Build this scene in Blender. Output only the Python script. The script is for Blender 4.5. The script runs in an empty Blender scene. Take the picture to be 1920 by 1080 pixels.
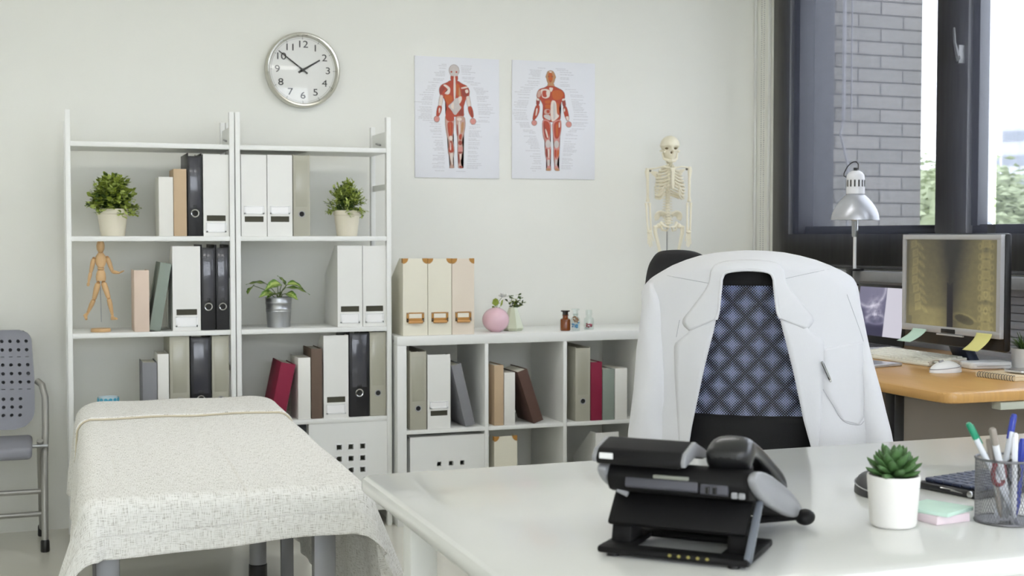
import bpy, bmesh, math, random
from math import sin, cos, tan, atan, pi, radians, sqrt, hypot
from mathutils import Vector, Matrix
random.seed(11)
S = bpy.context.scene
C = S.collection
# ------------------------------------------------------------------ camera
FPX, TH, PITCH, EYE = 2450.0, radians(19.87), atan(97 / 2450.0), 1.18
CAMF = Vector((sin(TH) * cos(PITCH), cos(TH) * cos(PITCH), -sin(PITCH)))
CAMR = Vector((cos(TH), -sin(TH), 0))
CAMU = Vector((sin(TH) * sin(PITCH), cos(TH) * sin(PITCH), cos(PITCH)))

def ray(px, py):
    return CAMF + CAMR * ((px - 960) / FPX) + CAMU * ((540 - py) / FPX)
def onY(px, py, Y):
    d = ray(px, py); t = Y / d.y
    return Vector((d.x * t, Y, EYE + d.z * t))
def onX(px, py, X):
    d = ray(px, py); t = X / d.x
    return Vector((X, d.y * t, EYE + d.z * t))
def onZ(px, py, Z):
    d = ray(px, py); t = (Z - EYE) / d.z
    return Vector((d.x * t, d.y * t, Z))
def lerp(a, b, t): return a + (b - a) * t
def interp(pts, x):
    """piecewise linear through sorted (x, y) pairs"""
    if x <= pts[0][0]: return pts[0][1]
    for (a, va), (b, vb) in zip(pts, pts[1:]):
        if x <= b: return va + (vb - va) * (x - a) / (b - a)
    return pts[-1][1]

# ------------------------------------------------------------------ materials
def lin(c):
    c = c / 255.0
    return c / 12.92 if c <= .04045 else ((c + .055) / 1.055) ** 2.4
def rgb(c): return (lin(c[0]), lin(c[1]), lin(c[2]), 1.0)
MATS = {}
def mat(name, col, rough=.5, metal=0.0, var=.03, scale=18.0, bump=0.0, bscale=200.0, coat=0.0, stretch=(1, 1, 1), spec=.5, trans=0.0, ior=1.45, sub=0.0):
    if name in MATS: return MATS[name]
    m = bpy.data.materials.new(name); m.use_nodes = True
    n, l = m.node_tree.nodes, m.node_tree.links
    b = n['Principled BSDF']
    b.inputs['Roughness'].default_value = rough
    b.inputs['Metallic'].default_value = metal
    b.inputs['Coat Weight'].default_value = coat
    b.inputs['Specular IOR Level'].default_value = spec
    b.inputs['Transmission Weight'].default_value = trans
    b.inputs['IOR'].default_value = ior
    if sub: b.inputs['Subsurface Weight'].default_value = sub
    tc = n.new('ShaderNodeTexCoord'); mp = n.new('ShaderNodeMapping'); mp.inputs['Scale'].default_value = stretch
    l.new(tc.outputs['Object'], mp.inputs['Vector'])
    nz = n.new('ShaderNodeTexNoise'); nz.inputs['Scale'].default_value = scale; nz.inputs['Detail'].default_value = 4
    l.new(mp.outputs['Vector'], nz.inputs['Vector'])
    mx = n.new('ShaderNodeMix'); mx.data_type = 'RGBA'
    c = rgb(col)
    mx.inputs['A'].default_value = tuple(max(0, v * (1 - var)) for v in c[:3]) + (1,)
    mx.inputs['B'].default_value = tuple(min(1, v * (1 + var)) for v in c[:3]) + (1,)
    l.new(nz.outputs['Fac'], mx.inputs['Factor']); l.new(mx.outputs['Result'], b.inputs['Base Color'])
    if bump:
        n2 = n.new('ShaderNodeTexNoise'); n2.inputs['Scale'].default_value = bscale; n2.inputs['Detail'].default_value = 3
        l.new(mp.outputs['Vector'], n2.inputs['Vector'])
        bp = n.new('ShaderNodeBump'); bp.inputs['Strength'].default_value = bump; bp.inputs['Distance'].default_value = .002
        l.new(n2.outputs['Fac'], bp.inputs['Height']); l.new(bp.outputs['Normal'], b.inputs['Normal'])
    MATS[name] = m
    return m
def math_node(n, l, op, a, b=None):
    k = n.new('ShaderNodeMath'); k.operation = op
    for i, v in enumerate((a, b)):
        if v is None: continue
        if isinstance(v, (int, float)): k.inputs[i].default_value = v
        else: l.new(v, k.inputs[i])
    return k.outputs[0]
def thin_glass(name, tint=(255, 255, 255), gloss=.06):
    if name in MATS: return MATS[name]
    m = bpy.data.materials.new(name); m.use_nodes = True
    n, l = m.node_tree.nodes, m.node_tree.links
    n.clear()
    o = n.new('ShaderNodeOutputMaterial'); mx = n.new('ShaderNodeMixShader')
    t = n.new('ShaderNodeBsdfTransparent'); t.inputs[0].default_value = rgb(tint)
    g = n.new('ShaderNodeBsdfGlossy'); g.inputs['Roughness'].default_value = .03
    f = n.new('ShaderNodeLayerWeight'); f.inputs['Blend'].default_value = .5
    k = math_node(n, l, 'POWER', f.outputs['Facing'], 4.0)
    k = math_node(n, l, 'MULTIPLY', k, .5)
    k = math_node(n, l, 'ADD', k, gloss * .3)
    l.new(k, mx.inputs[0]); l.new(t.outputs[0], mx.inputs[1]); l.new(g.outputs[0], mx.inputs[2])
    l.new(mx.outputs[0], o.inputs[0])
    MATS[name] = m
    return m
def emit(name, col, strength):
    if name in MATS: return MATS[name]
    m = bpy.data.materials.new(name); m.use_nodes = True
    b = m.node_tree.nodes['Principled BSDF']
    b.inputs['Base Color'].default_value = rgb(col)
    b.inputs['Emission Color'].default_value = rgb(col); b.inputs['Emission Strength'].default_value = strength
    MATS[name] = m
    return m

# ------------------------------------------------------------------ mesh builder
class B:
    def __init__(self): self.bm = bmesh.new()
    def box(self, x0, x1, y0, y1, z0, z1, mi=0, bev=0.0, seg=2, T=None):
        mtx = Matrix.Translation(((x0 + x1) / 2, (y0 + y1) / 2, (z0 + z1) / 2)) @ Matrix.Diagonal((abs(x1 - x0), abs(y1 - y0), abs(z1 - z0), 1))
        tmp = bmesh.new()
        bmesh.ops.create_cube(tmp, size=1.0, matrix=mtx)
        if bev: bmesh.ops.bevel(tmp, geom=list(tmp.edges), offset=bev, segments=seg, affect='EDGES', profile=.5)
        self.merge(tmp, mi, T); return self
    def merge(self, tmp, mi=0, T=None):
        vm = {}
        for v in tmp.verts: vm[v] = self.bm.verts.new(T @ v.co if T else v.co)
        for f in tmp.faces:
            try: g = self.bm.faces.new([vm[v] for v in f.verts]); g.material_index = mi
            except ValueError: pass
        tmp.free()
    def face(self, pts, mi=0):
        f = self.bm.faces.new([self.bm.verts.new(p) for p in pts]); f.material_index = mi; return f
    def tube(self, pts, r, n=10, mi=0, cap=True, flat=1.0, closed=False):
        pts = [Vector(p) for p in pts]
        R = r if isinstance(r, (list, tuple)) else [r] * len(pts)
        N = len(pts); rings = []; up = None
        for i, p in enumerate(pts):
            a = pts[(i - 1) % N] if (closed or i > 0) else p
            b = pts[(i + 1) % N] if (closed or i < N - 1) else p
            t = (b - a).normalized()
            if up is None:
                up = Vector((0, 0, 1)) if abs(t.z) < .9 else Vector((0, 1, 0))
            s = t.cross(up)
            if s.length < 1e-6: s = t.cross(Vector((1, 0, 0)))
            s.normalize(); up = s.cross(t).normalized()
            rings.append([self.bm.verts.new(p + s * (cos(2 * pi * k / n) * R[i]) + up * (sin(2 * pi * k / n) * R[i] * flat)) for k in range(n)])
        for i in range(N if closed else N - 1):
            A, Bq = rings[i], rings[(i + 1) % N]
            for k in range(n):
                f = self.bm.faces.new((A[k], A[(k + 1) % n], Bq[(k + 1) % n], Bq[k])); f.material_index = mi
        if cap and not closed:
            for rg in (rings[0], rings[-1]):
                try: f = self.bm.faces.new(rg); f.material_index = mi
                except ValueError: pass
        return self
    def lathe(self, prof, n=28, mi=0, T=None, c=(0, 0, 0)):
        """profile of (r, z), turned round z"""
        rings = []
        for r, z in prof:
            if r < 1e-6: rings.append([self.bm.verts.new(self._t(T, (c[0], c[1], c[2] + z)))])
            else: rings.append([self.bm.verts.new(self._t(T, (c[0] + r * cos(2 * pi * k / n), c[1] + r * sin(2 * pi * k / n), c[2] + z))) for k in range(n)])
        for A, D in zip(rings, rings[1:]):
            for k in range(n):
                k2 = (k + 1) % n
                if len(A) == 1 and len(D) == 1: continue
                if len(A) == 1: v = (A[0], D[k2], D[k])
                elif len(D) == 1: v = (A[k], A[k2], D[0])
                else: v = (A[k], A[k2], D[k2], D[k])
                f = self.bm.faces.new(v); f.material_index = mi
        return self
    @staticmethod
    def _t(T, p):
        p = Vector(p); return T @ p if T else p
    def ball(self, c, r, mi=0, n=16, T=None):
        rx, ry, rz = r if isinstance(r, (tuple, list)) else (r, r, r)
        tmp = bmesh.new(); bmesh.ops.create_uvsphere(tmp, u_segments=n, v_segments=max(6, n * 2 // 3), radius=1.0)
        mtx = Matrix.Translation(c) @ (T if T else Matrix.Identity(4)) @ Matrix.Diagonal((rx, ry, rz, 1))
        self.merge(tmp, mi, mtx); return self
    def prism(self, poly, h0, h1, axis='y', mi=0, bev=0.0, T=None):
        """extrude a 2D outline; axis y: outline in xz from y=h0 to h1; x: outline in yz; z: outline in xy"""
        def P(p, h):
            return {'y': (p[0], h, p[1]), 'x': (h, p[0], p[1]), 'z': (p[0], p[1], h)}[axis]
        tmp = bmesh.new()
        a = [tmp.verts.new(P(p, h0)) for p in poly]; b = [tmp.verts.new(P(p, h1)) for p in poly]
        tmp.faces.new(a); tmp.faces.new(list(reversed(b)))
        for i in range(len(poly)):
            j = (i + 1) % len(poly); tmp.faces.new((a[j], a[i], b[i], b[j]))
        bmesh.ops.recalc_face_normals(tmp, faces=list(tmp.faces))
        if bev: bmesh.ops.bevel(tmp, geom=list(tmp.edges), offset=bev, segments=2, affect='EDGES', profile=.5)
        self.merge(tmp, mi, T); return self
    def grid(self, f, nu, nv, mi=0, cu=False):
        V = [[self.bm.verts.new(f(i / nu, j / nv)) for j in range(nv + 1)] for i in range(nu + 1)]
        for i in range(nu):
            for j in range(nv):
                q = self.bm.faces.new((V[i][j], V[i + 1][j], V[i + 1][j + 1], V[i][j + 1])); q.material_index = mi
        return V
    def perf(self, x0, x1, z0, z1, y0, y1, holes, fn=None, mi=0):
        """plate between y0 and y1 with real holes (cx, cz, hx, hz, nseg, cell): nseg 4 = square"""
        xs, zs = {round(x0, 5), round(x1, 5)}, {round(z0, 5), round(z1, 5)}
        for cx, cz, hx, hz, ns, c in holes:
            xs |= {round(cx - hx - c, 5), round(cx + hx + c, 5)}; zs |= {round(cz - hz - c, 5), round(cz + hz + c, 5)}
        xs, zs = sorted(xs), sorted(zs); tmp = bmesh.new()
        def V(x, y, z): return tmp.verts.new(fn(x, y, z) if fn else (x, y, z))
        def spl(v):
            out = []
            for a, b in zip(v, v[1:]):
                k = max(1, int((b - a) / .009)) if fn else 1
                out += [a + (b - a) * i / k for i in range(k)]
            return out + [v[-1]]
        xs2, zs2 = spl(xs), spl(zs)
        used = []
        for cx, cz, hx, hz, ns, c in holes:
            xa, xb, za, zb = cx - hx - c, cx + hx + c, cz - hz - c, cz + hz + c
            used.append((xa, xb, za, zb))
            if ns == 4: inn = [(cx - hx, cz - hz), (cx + hx, cz - hz), (cx + hx, cz + hz), (cx - hx, cz + hz)]; out = [(xa, za), (xb, za), (xb, zb), (xa, zb)]
            else:
                inn, out = [], []
                for k in range(12):
                    a = 2 * pi * (k + .5) / 12; inn.append((cx + hx * cos(a), cz + hz * sin(a)))
                    m = max(abs(cos(a)), abs(sin(a))); out.append((cx + (hx + c) * cos(a) / m, cz + (hz + c) * sin(a) / m))
                inn2, out2 = [], []
                for k in range(12):
                    inn2.append(inn[k]); out2.append(out[k])
                    if k in (1, 4, 7, 10):
                        a = 2 * pi * (k + 1) / 12
                        sx, sz = (1 if cos(a) > 0 else -1), (1 if sin(a) > 0 else -1)
                inn, out = inn2, out2
                # corner fills
                for sx, sz, k in ((1, 1, 1), (-1, 1, 4), (-1, -1, 7), (1, -1, 10)):
                    pass
            n = len(inn)
            for k in range(n):
                j = (k + 1) % n
                for y in (y0, y1): tmp.faces.new((V(out[k][0], y, out[k][1]), V(out[j][0], y, out[j][1]), V(inn[j][0], y, inn[j][1]), V(inn[k][0], y, inn[k][1])))
                tmp.faces.new((V(inn[k][0], y0, inn[k][1]), V(inn[j][0], y0, inn[j][1]), V(inn[j][0], y1, inn[j][1]), V(inn[k][0], y1, inn[k][1])))
                if ns != 4:
                    a, b = out[k], out[j]
                    if abs(a[0] - b[0]) > 1e-6 and abs(a[1] - b[1]) > 1e-6:
                        q = (xb if max(a[0], b[0]) > cx else xa, zb if max(a[1], b[1]) > cz else za)
                        for y in (y0, y1): tmp.faces.new((V(a[0], y, a[1]), V(q[0], y, q[1]), V(b[0], y, b[1])))
        for i in range(len(xs2) - 1):
            for j in range(len(zs2) - 1):
                mx_, mz_ = (xs2[i] + xs2[i + 1]) / 2, (zs2[j] + zs2[j + 1]) / 2
                if any(a < mx_ < b and c < mz_ < d for a, b, c, d in used): continue
                for y in (y0, y1): tmp.faces.new((V(xs2[i], y, zs2[j]), V(xs2[i + 1], y, zs2[j]), V(xs2[i + 1], y, zs2[j + 1]), V(xs2[i], y, zs2[j + 1])))
        for i in range(len(xs2) - 1):
            for z in (z0, z1): tmp.faces.new((V(xs2[i], y0, z), V(xs2[i + 1], y0, z), V(xs2[i + 1], y1, z), V(xs2[i], y1, z)))
        for j in range(len(zs2) - 1):
            for x in (x0, x1): tmp.faces.new((V(x, y0, zs2[j]), V(x, y0, zs2[j + 1]), V(x, y1, zs2[j + 1]), V(x, y1, zs2[j])))
        bmesh.ops.remove_doubles(tmp, verts=list(tmp.verts), dist=1e-5)
        bmesh.ops.recalc_face_normals(tmp, faces=list(tmp.faces))
        self.merge(tmp, mi); return self
    def obj(self, name, mats, parent=None, smooth=35, loc=None, fix=False, label=None):
        me = bpy.data.meshes.new(name)
        if fix: bmesh.ops.recalc_face_normals(self.bm, faces=list(self.bm.faces))
        self.bm.to_mesh(me); self.bm.free()
        for m in (mats if isinstance(mats, (list, tuple)) else [mats]): me.materials.append(m)
        if smooth:
            me.shade_smooth(); me.set_sharp_from_angle(angle=radians(smooth))
        o = bpy.data.objects.new(name, me); C.objects.link(o)
        if parent: o.parent = parent
        if loc: o.location = loc
        if label: o['label'] = label
        return o

def tag(o, label, cat, group=None):
    o['label'] = label; o['category'] = cat
    if group: o['group'] = group
    return o
def thing(name, label, cat, loc=(0, 0, 0), rz=0.0, group=None, ry=0.0):
    o = bpy.data.objects.new(name, None); C.objects.link(o)
    o.empty_display_size = .05; o.location = loc; o.rotation_euler = (0, ry, rz)
    return tag(o, label, cat, group)
def struct(o):
    o['kind'] = 'structure'; return o
def text_part(name, body, size, T, m, parent, extr=.0004):
    cu = bpy.data.curves.new(name, 'FONT'); cu.body = body; cu.size = size; cu.align_x = 'CENTER'; cu.align_y = 'CENTER'; cu.extrude = extr
    to = bpy.data.objects.new(name, cu); C.objects.link(to)
    dg = bpy.context.evaluated_depsgraph_get()
    me = bpy.data.meshes.new_from_object(to.evaluated_get(dg))
    C.objects.unlink(to); bpy.data.objects.remove(to)
    me.transform(T); me.materials.clear(); me.materials.append(m)
    o = bpy.data.objects.new(name, me); C.objects.link(o); o.parent = parent
    return o
XZ = Matrix(((1, 0, 0, 0), (0, 0, 1, 0), (0, 1, 0, 0), (0, 0, 0, 1)))   # text plane xy -> xz facing -y
# ------------------------------------------------------------------ common materials
WALL = mat('wall_paint', (229, 229, 222), .75, var=.012, scale=6, bump=.05, bscale=350)
WHITE = mat('white_laminate', (230, 231, 228), .38, var=.01)
WMETAL = mat('white_powder_coat', (228, 229, 226), .4, var=.01)
WPLAST = mat('white_plastic', (232, 233, 233), .35, var=.01)
CARD = mat('white_card', (228, 228, 224), .6, var=.012)
PAGES = mat('page_block', (226, 223, 212), .8, var=.05, scale=60, stretch=(1, .05, 1))
BLACK = mat('black_board', (26, 26, 29), .42, var=.1)
BLACKP = mat('black_plastic', (20, 20, 22), .35, var=.1)
POCKET = mat('black_clear_pocket', (66, 66, 72), .18, var=.05, coat=.5)
CHROME = mat('chrome', (205, 205, 205), .15, 1.0, var=.02)
STEEL = mat('brushed_steel', (176, 178, 180), .35, 1.0, var=.06, scale=40, stretch=(1, 1, 30))
ALU = mat('silver_paint', (172, 173, 176), .38, .55, var=.03)
BEIGE = mat('beige_board', (172, 170, 155), .6, var=.03)
CREAM = mat('cream_card', (226, 222, 205), .65, var=.015)
CREAM2 = mat('warm_cream_card', (224, 212, 196), .65, var=.015)
TANLEATHER = mat('tan_leatherette', (176, 128, 62), .5, var=.08)
HOLE = mat('dark_hole', (32, 32, 32), .8)
SLOT = mat('slot_painted_shade', (76, 74, 62), .8)  # dark sheet stands in for the shade inside the slot
GREY = mat('grey_cloth', (134, 134, 139), .8, var=.06, bump=.25, bscale=900)
SAGE = mat('sage_cloth', (137, 147, 138), .8, var=.05, bump=.25, bscale=900)
PINKB = mat('blush_cloth', (216, 196, 180), .8, var=.03, bump=.2, bscale=900)
TAN = mat('tan_cloth', (194, 170, 140), .8, var=.03, bump=.2, bscale=900)
RED = mat('crimson_cloth', (134, 28, 58), .7, var=.06, bump=.25, bscale=900)
BROWN = mat('brown_cloth', (105, 88, 76), .8, var=.06, bump=.25, bscale=900)
CHOC = mat('chocolate_cloth', (92, 68, 60), .8, var=.06, bump=.25, bscale=900)
WBOOK = mat('white_cloth', (226, 225, 219), .7, var=.015)
TERRA = mat('cream_pot', (222, 215, 196), .45, var=.03)
SOIL = mat('soil', (60, 48, 36), .95, var=.3, scale=90)

# ------------------------------------------------------------------ room shell
YW, XR, XL, YB, ZC = 5.54, 3.25, -1.7, -2.2, 2.72
FLOOR = mat('polished_floor', (214, 212, 201), .16, var=.03, scale=2.0, coat=.25)
struct(B().box(XL - .1, XR + .1, YB - .1, YW + .1, -.1, 0).obj('floor', FLOOR, smooth=0))
struct(B().box(XL - .1, XR + .1, YB - .1, YW + .1, ZC, ZC + .1).obj('ceiling', WALL, smooth=0))
struct(B().box(XL - .1, XR + .2, YW, YW + .12, 0, ZC).obj('wall_back', WALL, smooth=0))
struct(B().box(XL - .1, XL, YB, YW, 0, ZC).obj('wall_left', WALL, smooth=0))
FX0, FX1, FZ0, FZ1 = -1.3, 2.7, .75, 2.45      # opening added behind the camera to let in front fill
w = B()
w.box(XL - .1, FX0, YB - .1, YB, 0, ZC).box(FX1, XR + .2, YB - .1, YB, 0, ZC).box(FX0, FX1, YB - .1, YB, 0, FZ0).box(FX0, FX1, YB - .1, YB, FZ1, ZC)
struct(w.obj('wall_front', WALL, smooth=0))
# wall with the window opening, stretched out of view to add side daylight
YO1, YO0, ZO0, ZO1 = 5.24, -1.7, 1.19, 2.5
w = B()
w.box(XR, XR + .2, YO1, YW, 0, ZC).box(XR, XR + .2, YB, YO0, 0, ZC).box(XR, XR + .2, YO0, YO1, 0, ZO0).box(XR, XR + .2, YO0, YO1, ZO1, ZC)
struct(w.obj('wall_right', WALL, smooth=0))
# parapet facing and ledge below the window
m = mat('grey_parapet', (166, 169, 178), .6, var=.05)
n, l = m.node_tree.nodes, m.node_tree.links
pb = n['Principled BSDF']
p = B()
for k in range(9):
    z0 = .74 + k * .0285
    p.box(XR - .03, XR - .002, 2.2, 5.0, z0, z0 + .0265, bev=.002)
struct(p.obj('trim_1', m))
struct(B().box(XR - .15, XR - .002, 2.2, 5.1, .998, 1.04, bev=.004).obj('sill', mat('grey_ledge', (142, 143, 146), .5, var=.08, scale=50)))

# window: dark aluminium frame, deep mullions, panes, latch
FRAME = mat('dark_aluminium', (74, 75, 78), .45, .3); MULL = mat('grey_mullion', (225, 225, 227), .5)
wf = B()
yM1, yM0 = 4.235, 4.03
wf.box(XR + .02, XR + .207, YO1 - .05, YO1, ZO0, ZO1, bev=.004)
wf.box(XR + .06, XR + .14, YO0, YO0 + .05, ZO0, ZO1, bev=.004)
wf.box(XR + .06, XR + .14, YO0, YO1, ZO0, ZO0 + .035, bev=.004)
wf.box(XR + .06, XR + .14, YO0, YO1, ZO1 - .05, ZO1, bev=.004)
win = struct(wf.obj('window_1', FRAME))
B().box(XR + .03, XR + .16, yM0 + .02, yM1, ZO0, ZO1, bev=.006).obj('window_mullion', MULL, win)
B().box(XR + .05, XR + .12, yM0 - .02, yM0 + .019, ZO0 + .03, ZO1 - .03, bev=.004).obj('sash_stile', mat('grey_aluminium', (128, 130, 134), .4, .3), win)
B().box(XR + .03, XR + .16, 2.78, 2.98, ZO0, ZO1, bev=.006).obj('window_mullion', MULL, win)
B().box(XR + .03, XR + .16, .6, .8, ZO0, ZO1, bev=.006).obj('window_mullion', MULL, win)
GLASS = thin_glass('window_glass', (250, 252, 255))
for a, b in ((yM1, YO1 - .05), (2.98, yM0 - .02), (.8, 2.78), (YO0 + .05, .6)):
    B().box(XR + .098, XR + .102, a, b, ZO0 + .03, ZO1 - .05).obj('window_pane', GLASS, win, smooth=0)
wf = B()
for a, b_, c, d in ((FX0, FX0 + .05, FZ0, FZ1), (FX1 - .05, FX1, FZ0, FZ1), (FX0, FX1, FZ0, FZ0 + .05), (FX0, FX1, FZ1 - .05, FZ1), (.65, .75, FZ0, FZ1)): wf.box(a, b_, YB - .08, YB - .03, c, d, bev=.004)
win_fill = struct(wf.obj('fill_window', FRAME))  # unseen window added for soft front daylight
B().box(FX0 + .05, FX1 - .05, YB - .057, YB - .053, FZ0 + .05, FZ1 - .05).obj('window_pane', GLASS, win_fill, smooth=0)
lz = onX(1806, 95, XR + .03)
la = B()
la.box(XR + .0, XR + .05, lz.y - .012, lz.y + .012, lz.z - .05, lz.z + .02, bev=.004)
la.tube([(XR + .005, lz.y - .0, lz.z - .035), (XR - .008, lz.y - .012, lz.z - .025), (XR - .008, lz.y + .005, lz.z + .03), (XR - .006, lz.y + .012, lz.z + .085)], [.012, .012, .008, .006], 8)
la.obj('window_latch', mat('latch_metal', (196, 196, 196), .35, .3), win)

# roller blinds: see-through dark weave
def weave(name, opening, diffuse):
  bf = bpy.data.materials.new(name); bf.use_nodes = True
  n, l = bf.node_tree.nodes, bf.node_tree.links
  n.clear()
  out = n.new('ShaderNodeOutputMaterial'); mx = n.new('ShaderNodeMixShader')
  tr = n.new('ShaderNodeBsdfTransparent'); tr.inputs[0].default_value = (1, .985, .96, 1)
  df = n.new('ShaderNodeBsdfDiffuse'); df.inputs[0].default_value = rgb(diffuse)
  tl = n.new('ShaderNodeBsdfTranslucent'); tl.inputs[0].default_value = rgb((54, 55, 62))
  mx2 = n.new('ShaderNodeMixShader'); mx2.inputs[0].default_value = .25
  l.new(df.outputs[0], mx2.inputs[1]); l.new(tl.outputs[0], mx2.inputs[2])
  tc = n.new('ShaderNodeTexCoord'); mp = n.new('ShaderNodeMapping'); mp.inputs['Scale'].default_value = (1, 1, .08)
  nz = n.new('ShaderNodeTexNoise'); nz.inputs['Scale'].default_value = 60
  l.new(tc.outputs['Object'], mp.inputs[0]); l.new(mp.outputs[0], nz.inputs['Vector'])
  fac = math_node(n, l, 'MULTIPLY', nz.outputs['Fac'], .06)
  fac = math_node(n, l, 'ADD', fac, opening)
  l.new(fac, mx.inputs[0]); l.new(mx2.outputs[0], mx.inputs[1]); l.new(tr.outputs[0], mx.inputs[2]); l.new(mx.outputs[0], out.inputs[0])
  return bf
bf = weave('blind_weave', .17, (20, 20, 23))
bfill = weave('fill_blind_weave', .45, (120, 120, 120))  # weave of the added blind, opened up to pass more front fill
XB = 3.215
def blind(y0, y1, label, chain):
    t = thing('roller_blind', label, 'blind', (XB, (y0 + y1) / 2, 1.045), group='see-through roller blinds')
    hw = (y1 - y0) / 2
    b = B()
    def f(u, v):
        y = lerp(-hw, hw, u); z = lerp(.012, 1.53, v)
        return (.004 * sin(u * 9) * (1 - v), y, z)
    b.grid(f, 24, 6); b.obj('fabric', bf, t)
    B().box(-.006, .006, -hw, hw, 0, .014, bev=.003).obj('bottom_bar', mat('blind_bar', (60, 60, 64), .4), t)
    r = B(); r.tube([(0, -hw - .02, 1.55), (0, hw + .02, 1.55)], .03, 16); r.obj('roller_tube', ALU, t)
    if chain is not None:
        ch = B()
        for dy in (-.012, .012):
            for k in range(150): ch.ball((-.012, chain + dy, .02 + k * .0101), .0028, n=6)
        ch.obj('bead_chain', mat('chain_plastic', (170, 171, 170), .4), t)
yb1 = onX(1449, 300, XB).y; yb0 = onX(1853, 300, XB).y; yc1 = onX(1868, 300, XB).y
blind(yb0, yb1, 'dark see-through roller blind covering the window side toward the corner', yb1 + .075 - (yb0 + yb1) / 2)
blind(2.3, yc1, 'dark see-through roller blind behind the monitor, bright city seen through it', None)
blind(-1.78, 2.26, 'dark see-through roller blind over the added unseen panes nearest the camera', None)  # unseen blind added over the stretched part of the window
t = thing('roller_blind', 'pale see-through roller blind on the added fill window behind the camera, facing the posters', 'blind', (.7, YB + .03, .72))
b = B(); b.grid(lambda u, v: Vector((lerp(-2.02, 2.02, u), .004 * sin(u * 9) * (1 - v), lerp(.012, 1.78, v))), 24, 6); b.obj('fabric', bfill, t)
B().box(-2.02, 2.02, -.006, .006, 0, .014, bev=.003).obj('bottom_bar', MATS['blind_bar'], t)
B().tube([(-2.04, 0, 1.8), (2.04, 0, 1.8)], .03, 16).obj('roller_tube', ALU, t)
for k, xx in enumerate((1418, 1444)):
    q = onX(xx, 300, XR)
    struct(B().box(XR - .014, XR - .001, q.y - .004, q.y + .004, 1.0, ZC - .01, bev=.002).obj('trim_%d' % (k + 2), WMETAL))

# ------------------------------------------------------------------ outside
BR = bpy.data.materials.new('outside_brick'); BR.use_nodes = True
n, l = BR.node_tree.nodes, BR.node_tree.links
bt = n.new('ShaderNodeTexBrick'); tc = n.new('ShaderNodeTexCoord'); mp = n.new('ShaderNodeMapping'); mp.inputs['Rotation'].default_value = (pi / 2, 0, 0)
l.new(tc.outputs['Object'], mp.inputs[0]); l.new(mp.outputs[0], bt.inputs['Vector'])
bt.inputs['Color1'].default_value = rgb((116, 115, 112)); bt.inputs['Color2'].default_value = rgb((124, 122, 119)); bt.inputs['Mortar'].default_value = rgb((78, 77, 75))
bt.inputs['Scale'].default_value = 1.0; bt.inputs['Brick Width'].default_value = .30; bt.inputs['Row Height'].default_value = .076; bt.inputs['Mortar Size'].default_value = .006; bt.inputs['Mortar Smooth'].default_value = .4
l.new(bt.outputs['Color'], n['Principled BSDF'].inputs['Base Color']); n['Principled BSDF'].inputs['Roughness'].default_value = .85
xe = onY(1727, 250, 6.3).x
t = B().box(XR + .21, xe, 6.3, 6.9, -3, 6).obj('brick_pier', BR, smooth=0)
tag(t, 'grey brick pier outside, seen through the roller blind', 'brick wall')
cord = B(); q = onY(1588, 200, 6.22); cx = q.x
cord.tube([(cx, 6.25, 3.2), (cx, 6.25, onY(1588, 225, 6.25).z)], .012, 6)
cord.tube([(cx + .05, 6.25, 3.2), (cx + .05, 6.25, onY(1588, 225, 6.25).z + .0)], .006, 6)
cord.tube([(cx, 6.25, onY(1588, 225, 6.25).z), (cx - .02, 6.25, onY(1588, 250, 6.25).z), (cx + .03, 6.25, onY(1588, 310, 6.25).z), (cx + .03, 6.25, .6)], .009, 6)
tag(cord.obj('drain_pipe', mat('pipe_grey', (120, 120, 124), .6)), 'thin grey pipe running down the outside brick pier', 'pipe')
GR = mat('outside_ground', (190, 190, 185), .9)
struct(B().box(-60, 160, -40, 200, -3.2, -3.0).box(0, .1, 0, .1, -3.1, -3.05).obj('ground', GR, smooth=0))
def bld(px0, px1, pyt, dist, col, label, name='building', floors=8):
    a = ray(px0, pyt); b = ray(px1, pyt)
    A = Vector((a.x, a.y, 0)).normalized() * dist; D = Vector((b.x, b.y, 0)).normalized() * dist
    zt = EYE + a.z / hypot(a.x, a.y) * dist
    t = thing(name, label, 'building', (A.x, A.y, -3), math.atan2((D - A).y, (D - A).x), group='pale buildings in the city view')
    w_ = (D - A).length; h = zt + 3
    B().box(0, w_, 0, w_ * .8, 0, h).obj('walls', mat('facade_%d_%d' % (px0, pyt), col, .9), t, smooth=0)
    for k in range(floors):
        z = h * (k + .45) / floors
        B().box(w_ * .06, w_ * .94, -.05, .1, z, z + h / floors * .4).obj('window_band', mat('facade_window', (150, 156, 166), .4), t, smooth=0)
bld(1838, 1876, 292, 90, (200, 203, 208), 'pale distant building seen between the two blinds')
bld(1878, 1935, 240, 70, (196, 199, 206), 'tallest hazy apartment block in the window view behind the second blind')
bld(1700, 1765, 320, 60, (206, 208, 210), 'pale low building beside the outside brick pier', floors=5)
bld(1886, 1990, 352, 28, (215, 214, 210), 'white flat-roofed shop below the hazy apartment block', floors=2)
def leafy(b, c, r, n, s):
    for _ in range(n):
        while True:
            d = Vector((random.uniform(-1, 1), random.uniform(-1, 1), random.uniform(-1, 1)))
            if .2 < d.length < 1: break
        d.normalize(); d *= random.uniform(.6, 1)
        p = Vector(c) + Vector((d.x * r[0], d.y * r[1], d.z * r[2]))
        R = Matrix.Rotation(random.uniform(0, 6.3), 3, 'Z') @ Matrix.Rotation(random.uniform(-1, 1), 3, 'X')
        b.face([p + R @ Vector(v) for v in ((-s, 0, 0), (0, -s * .5, s * .2), (s, 0, 0), (0, s * .5, s * .2))])
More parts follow.
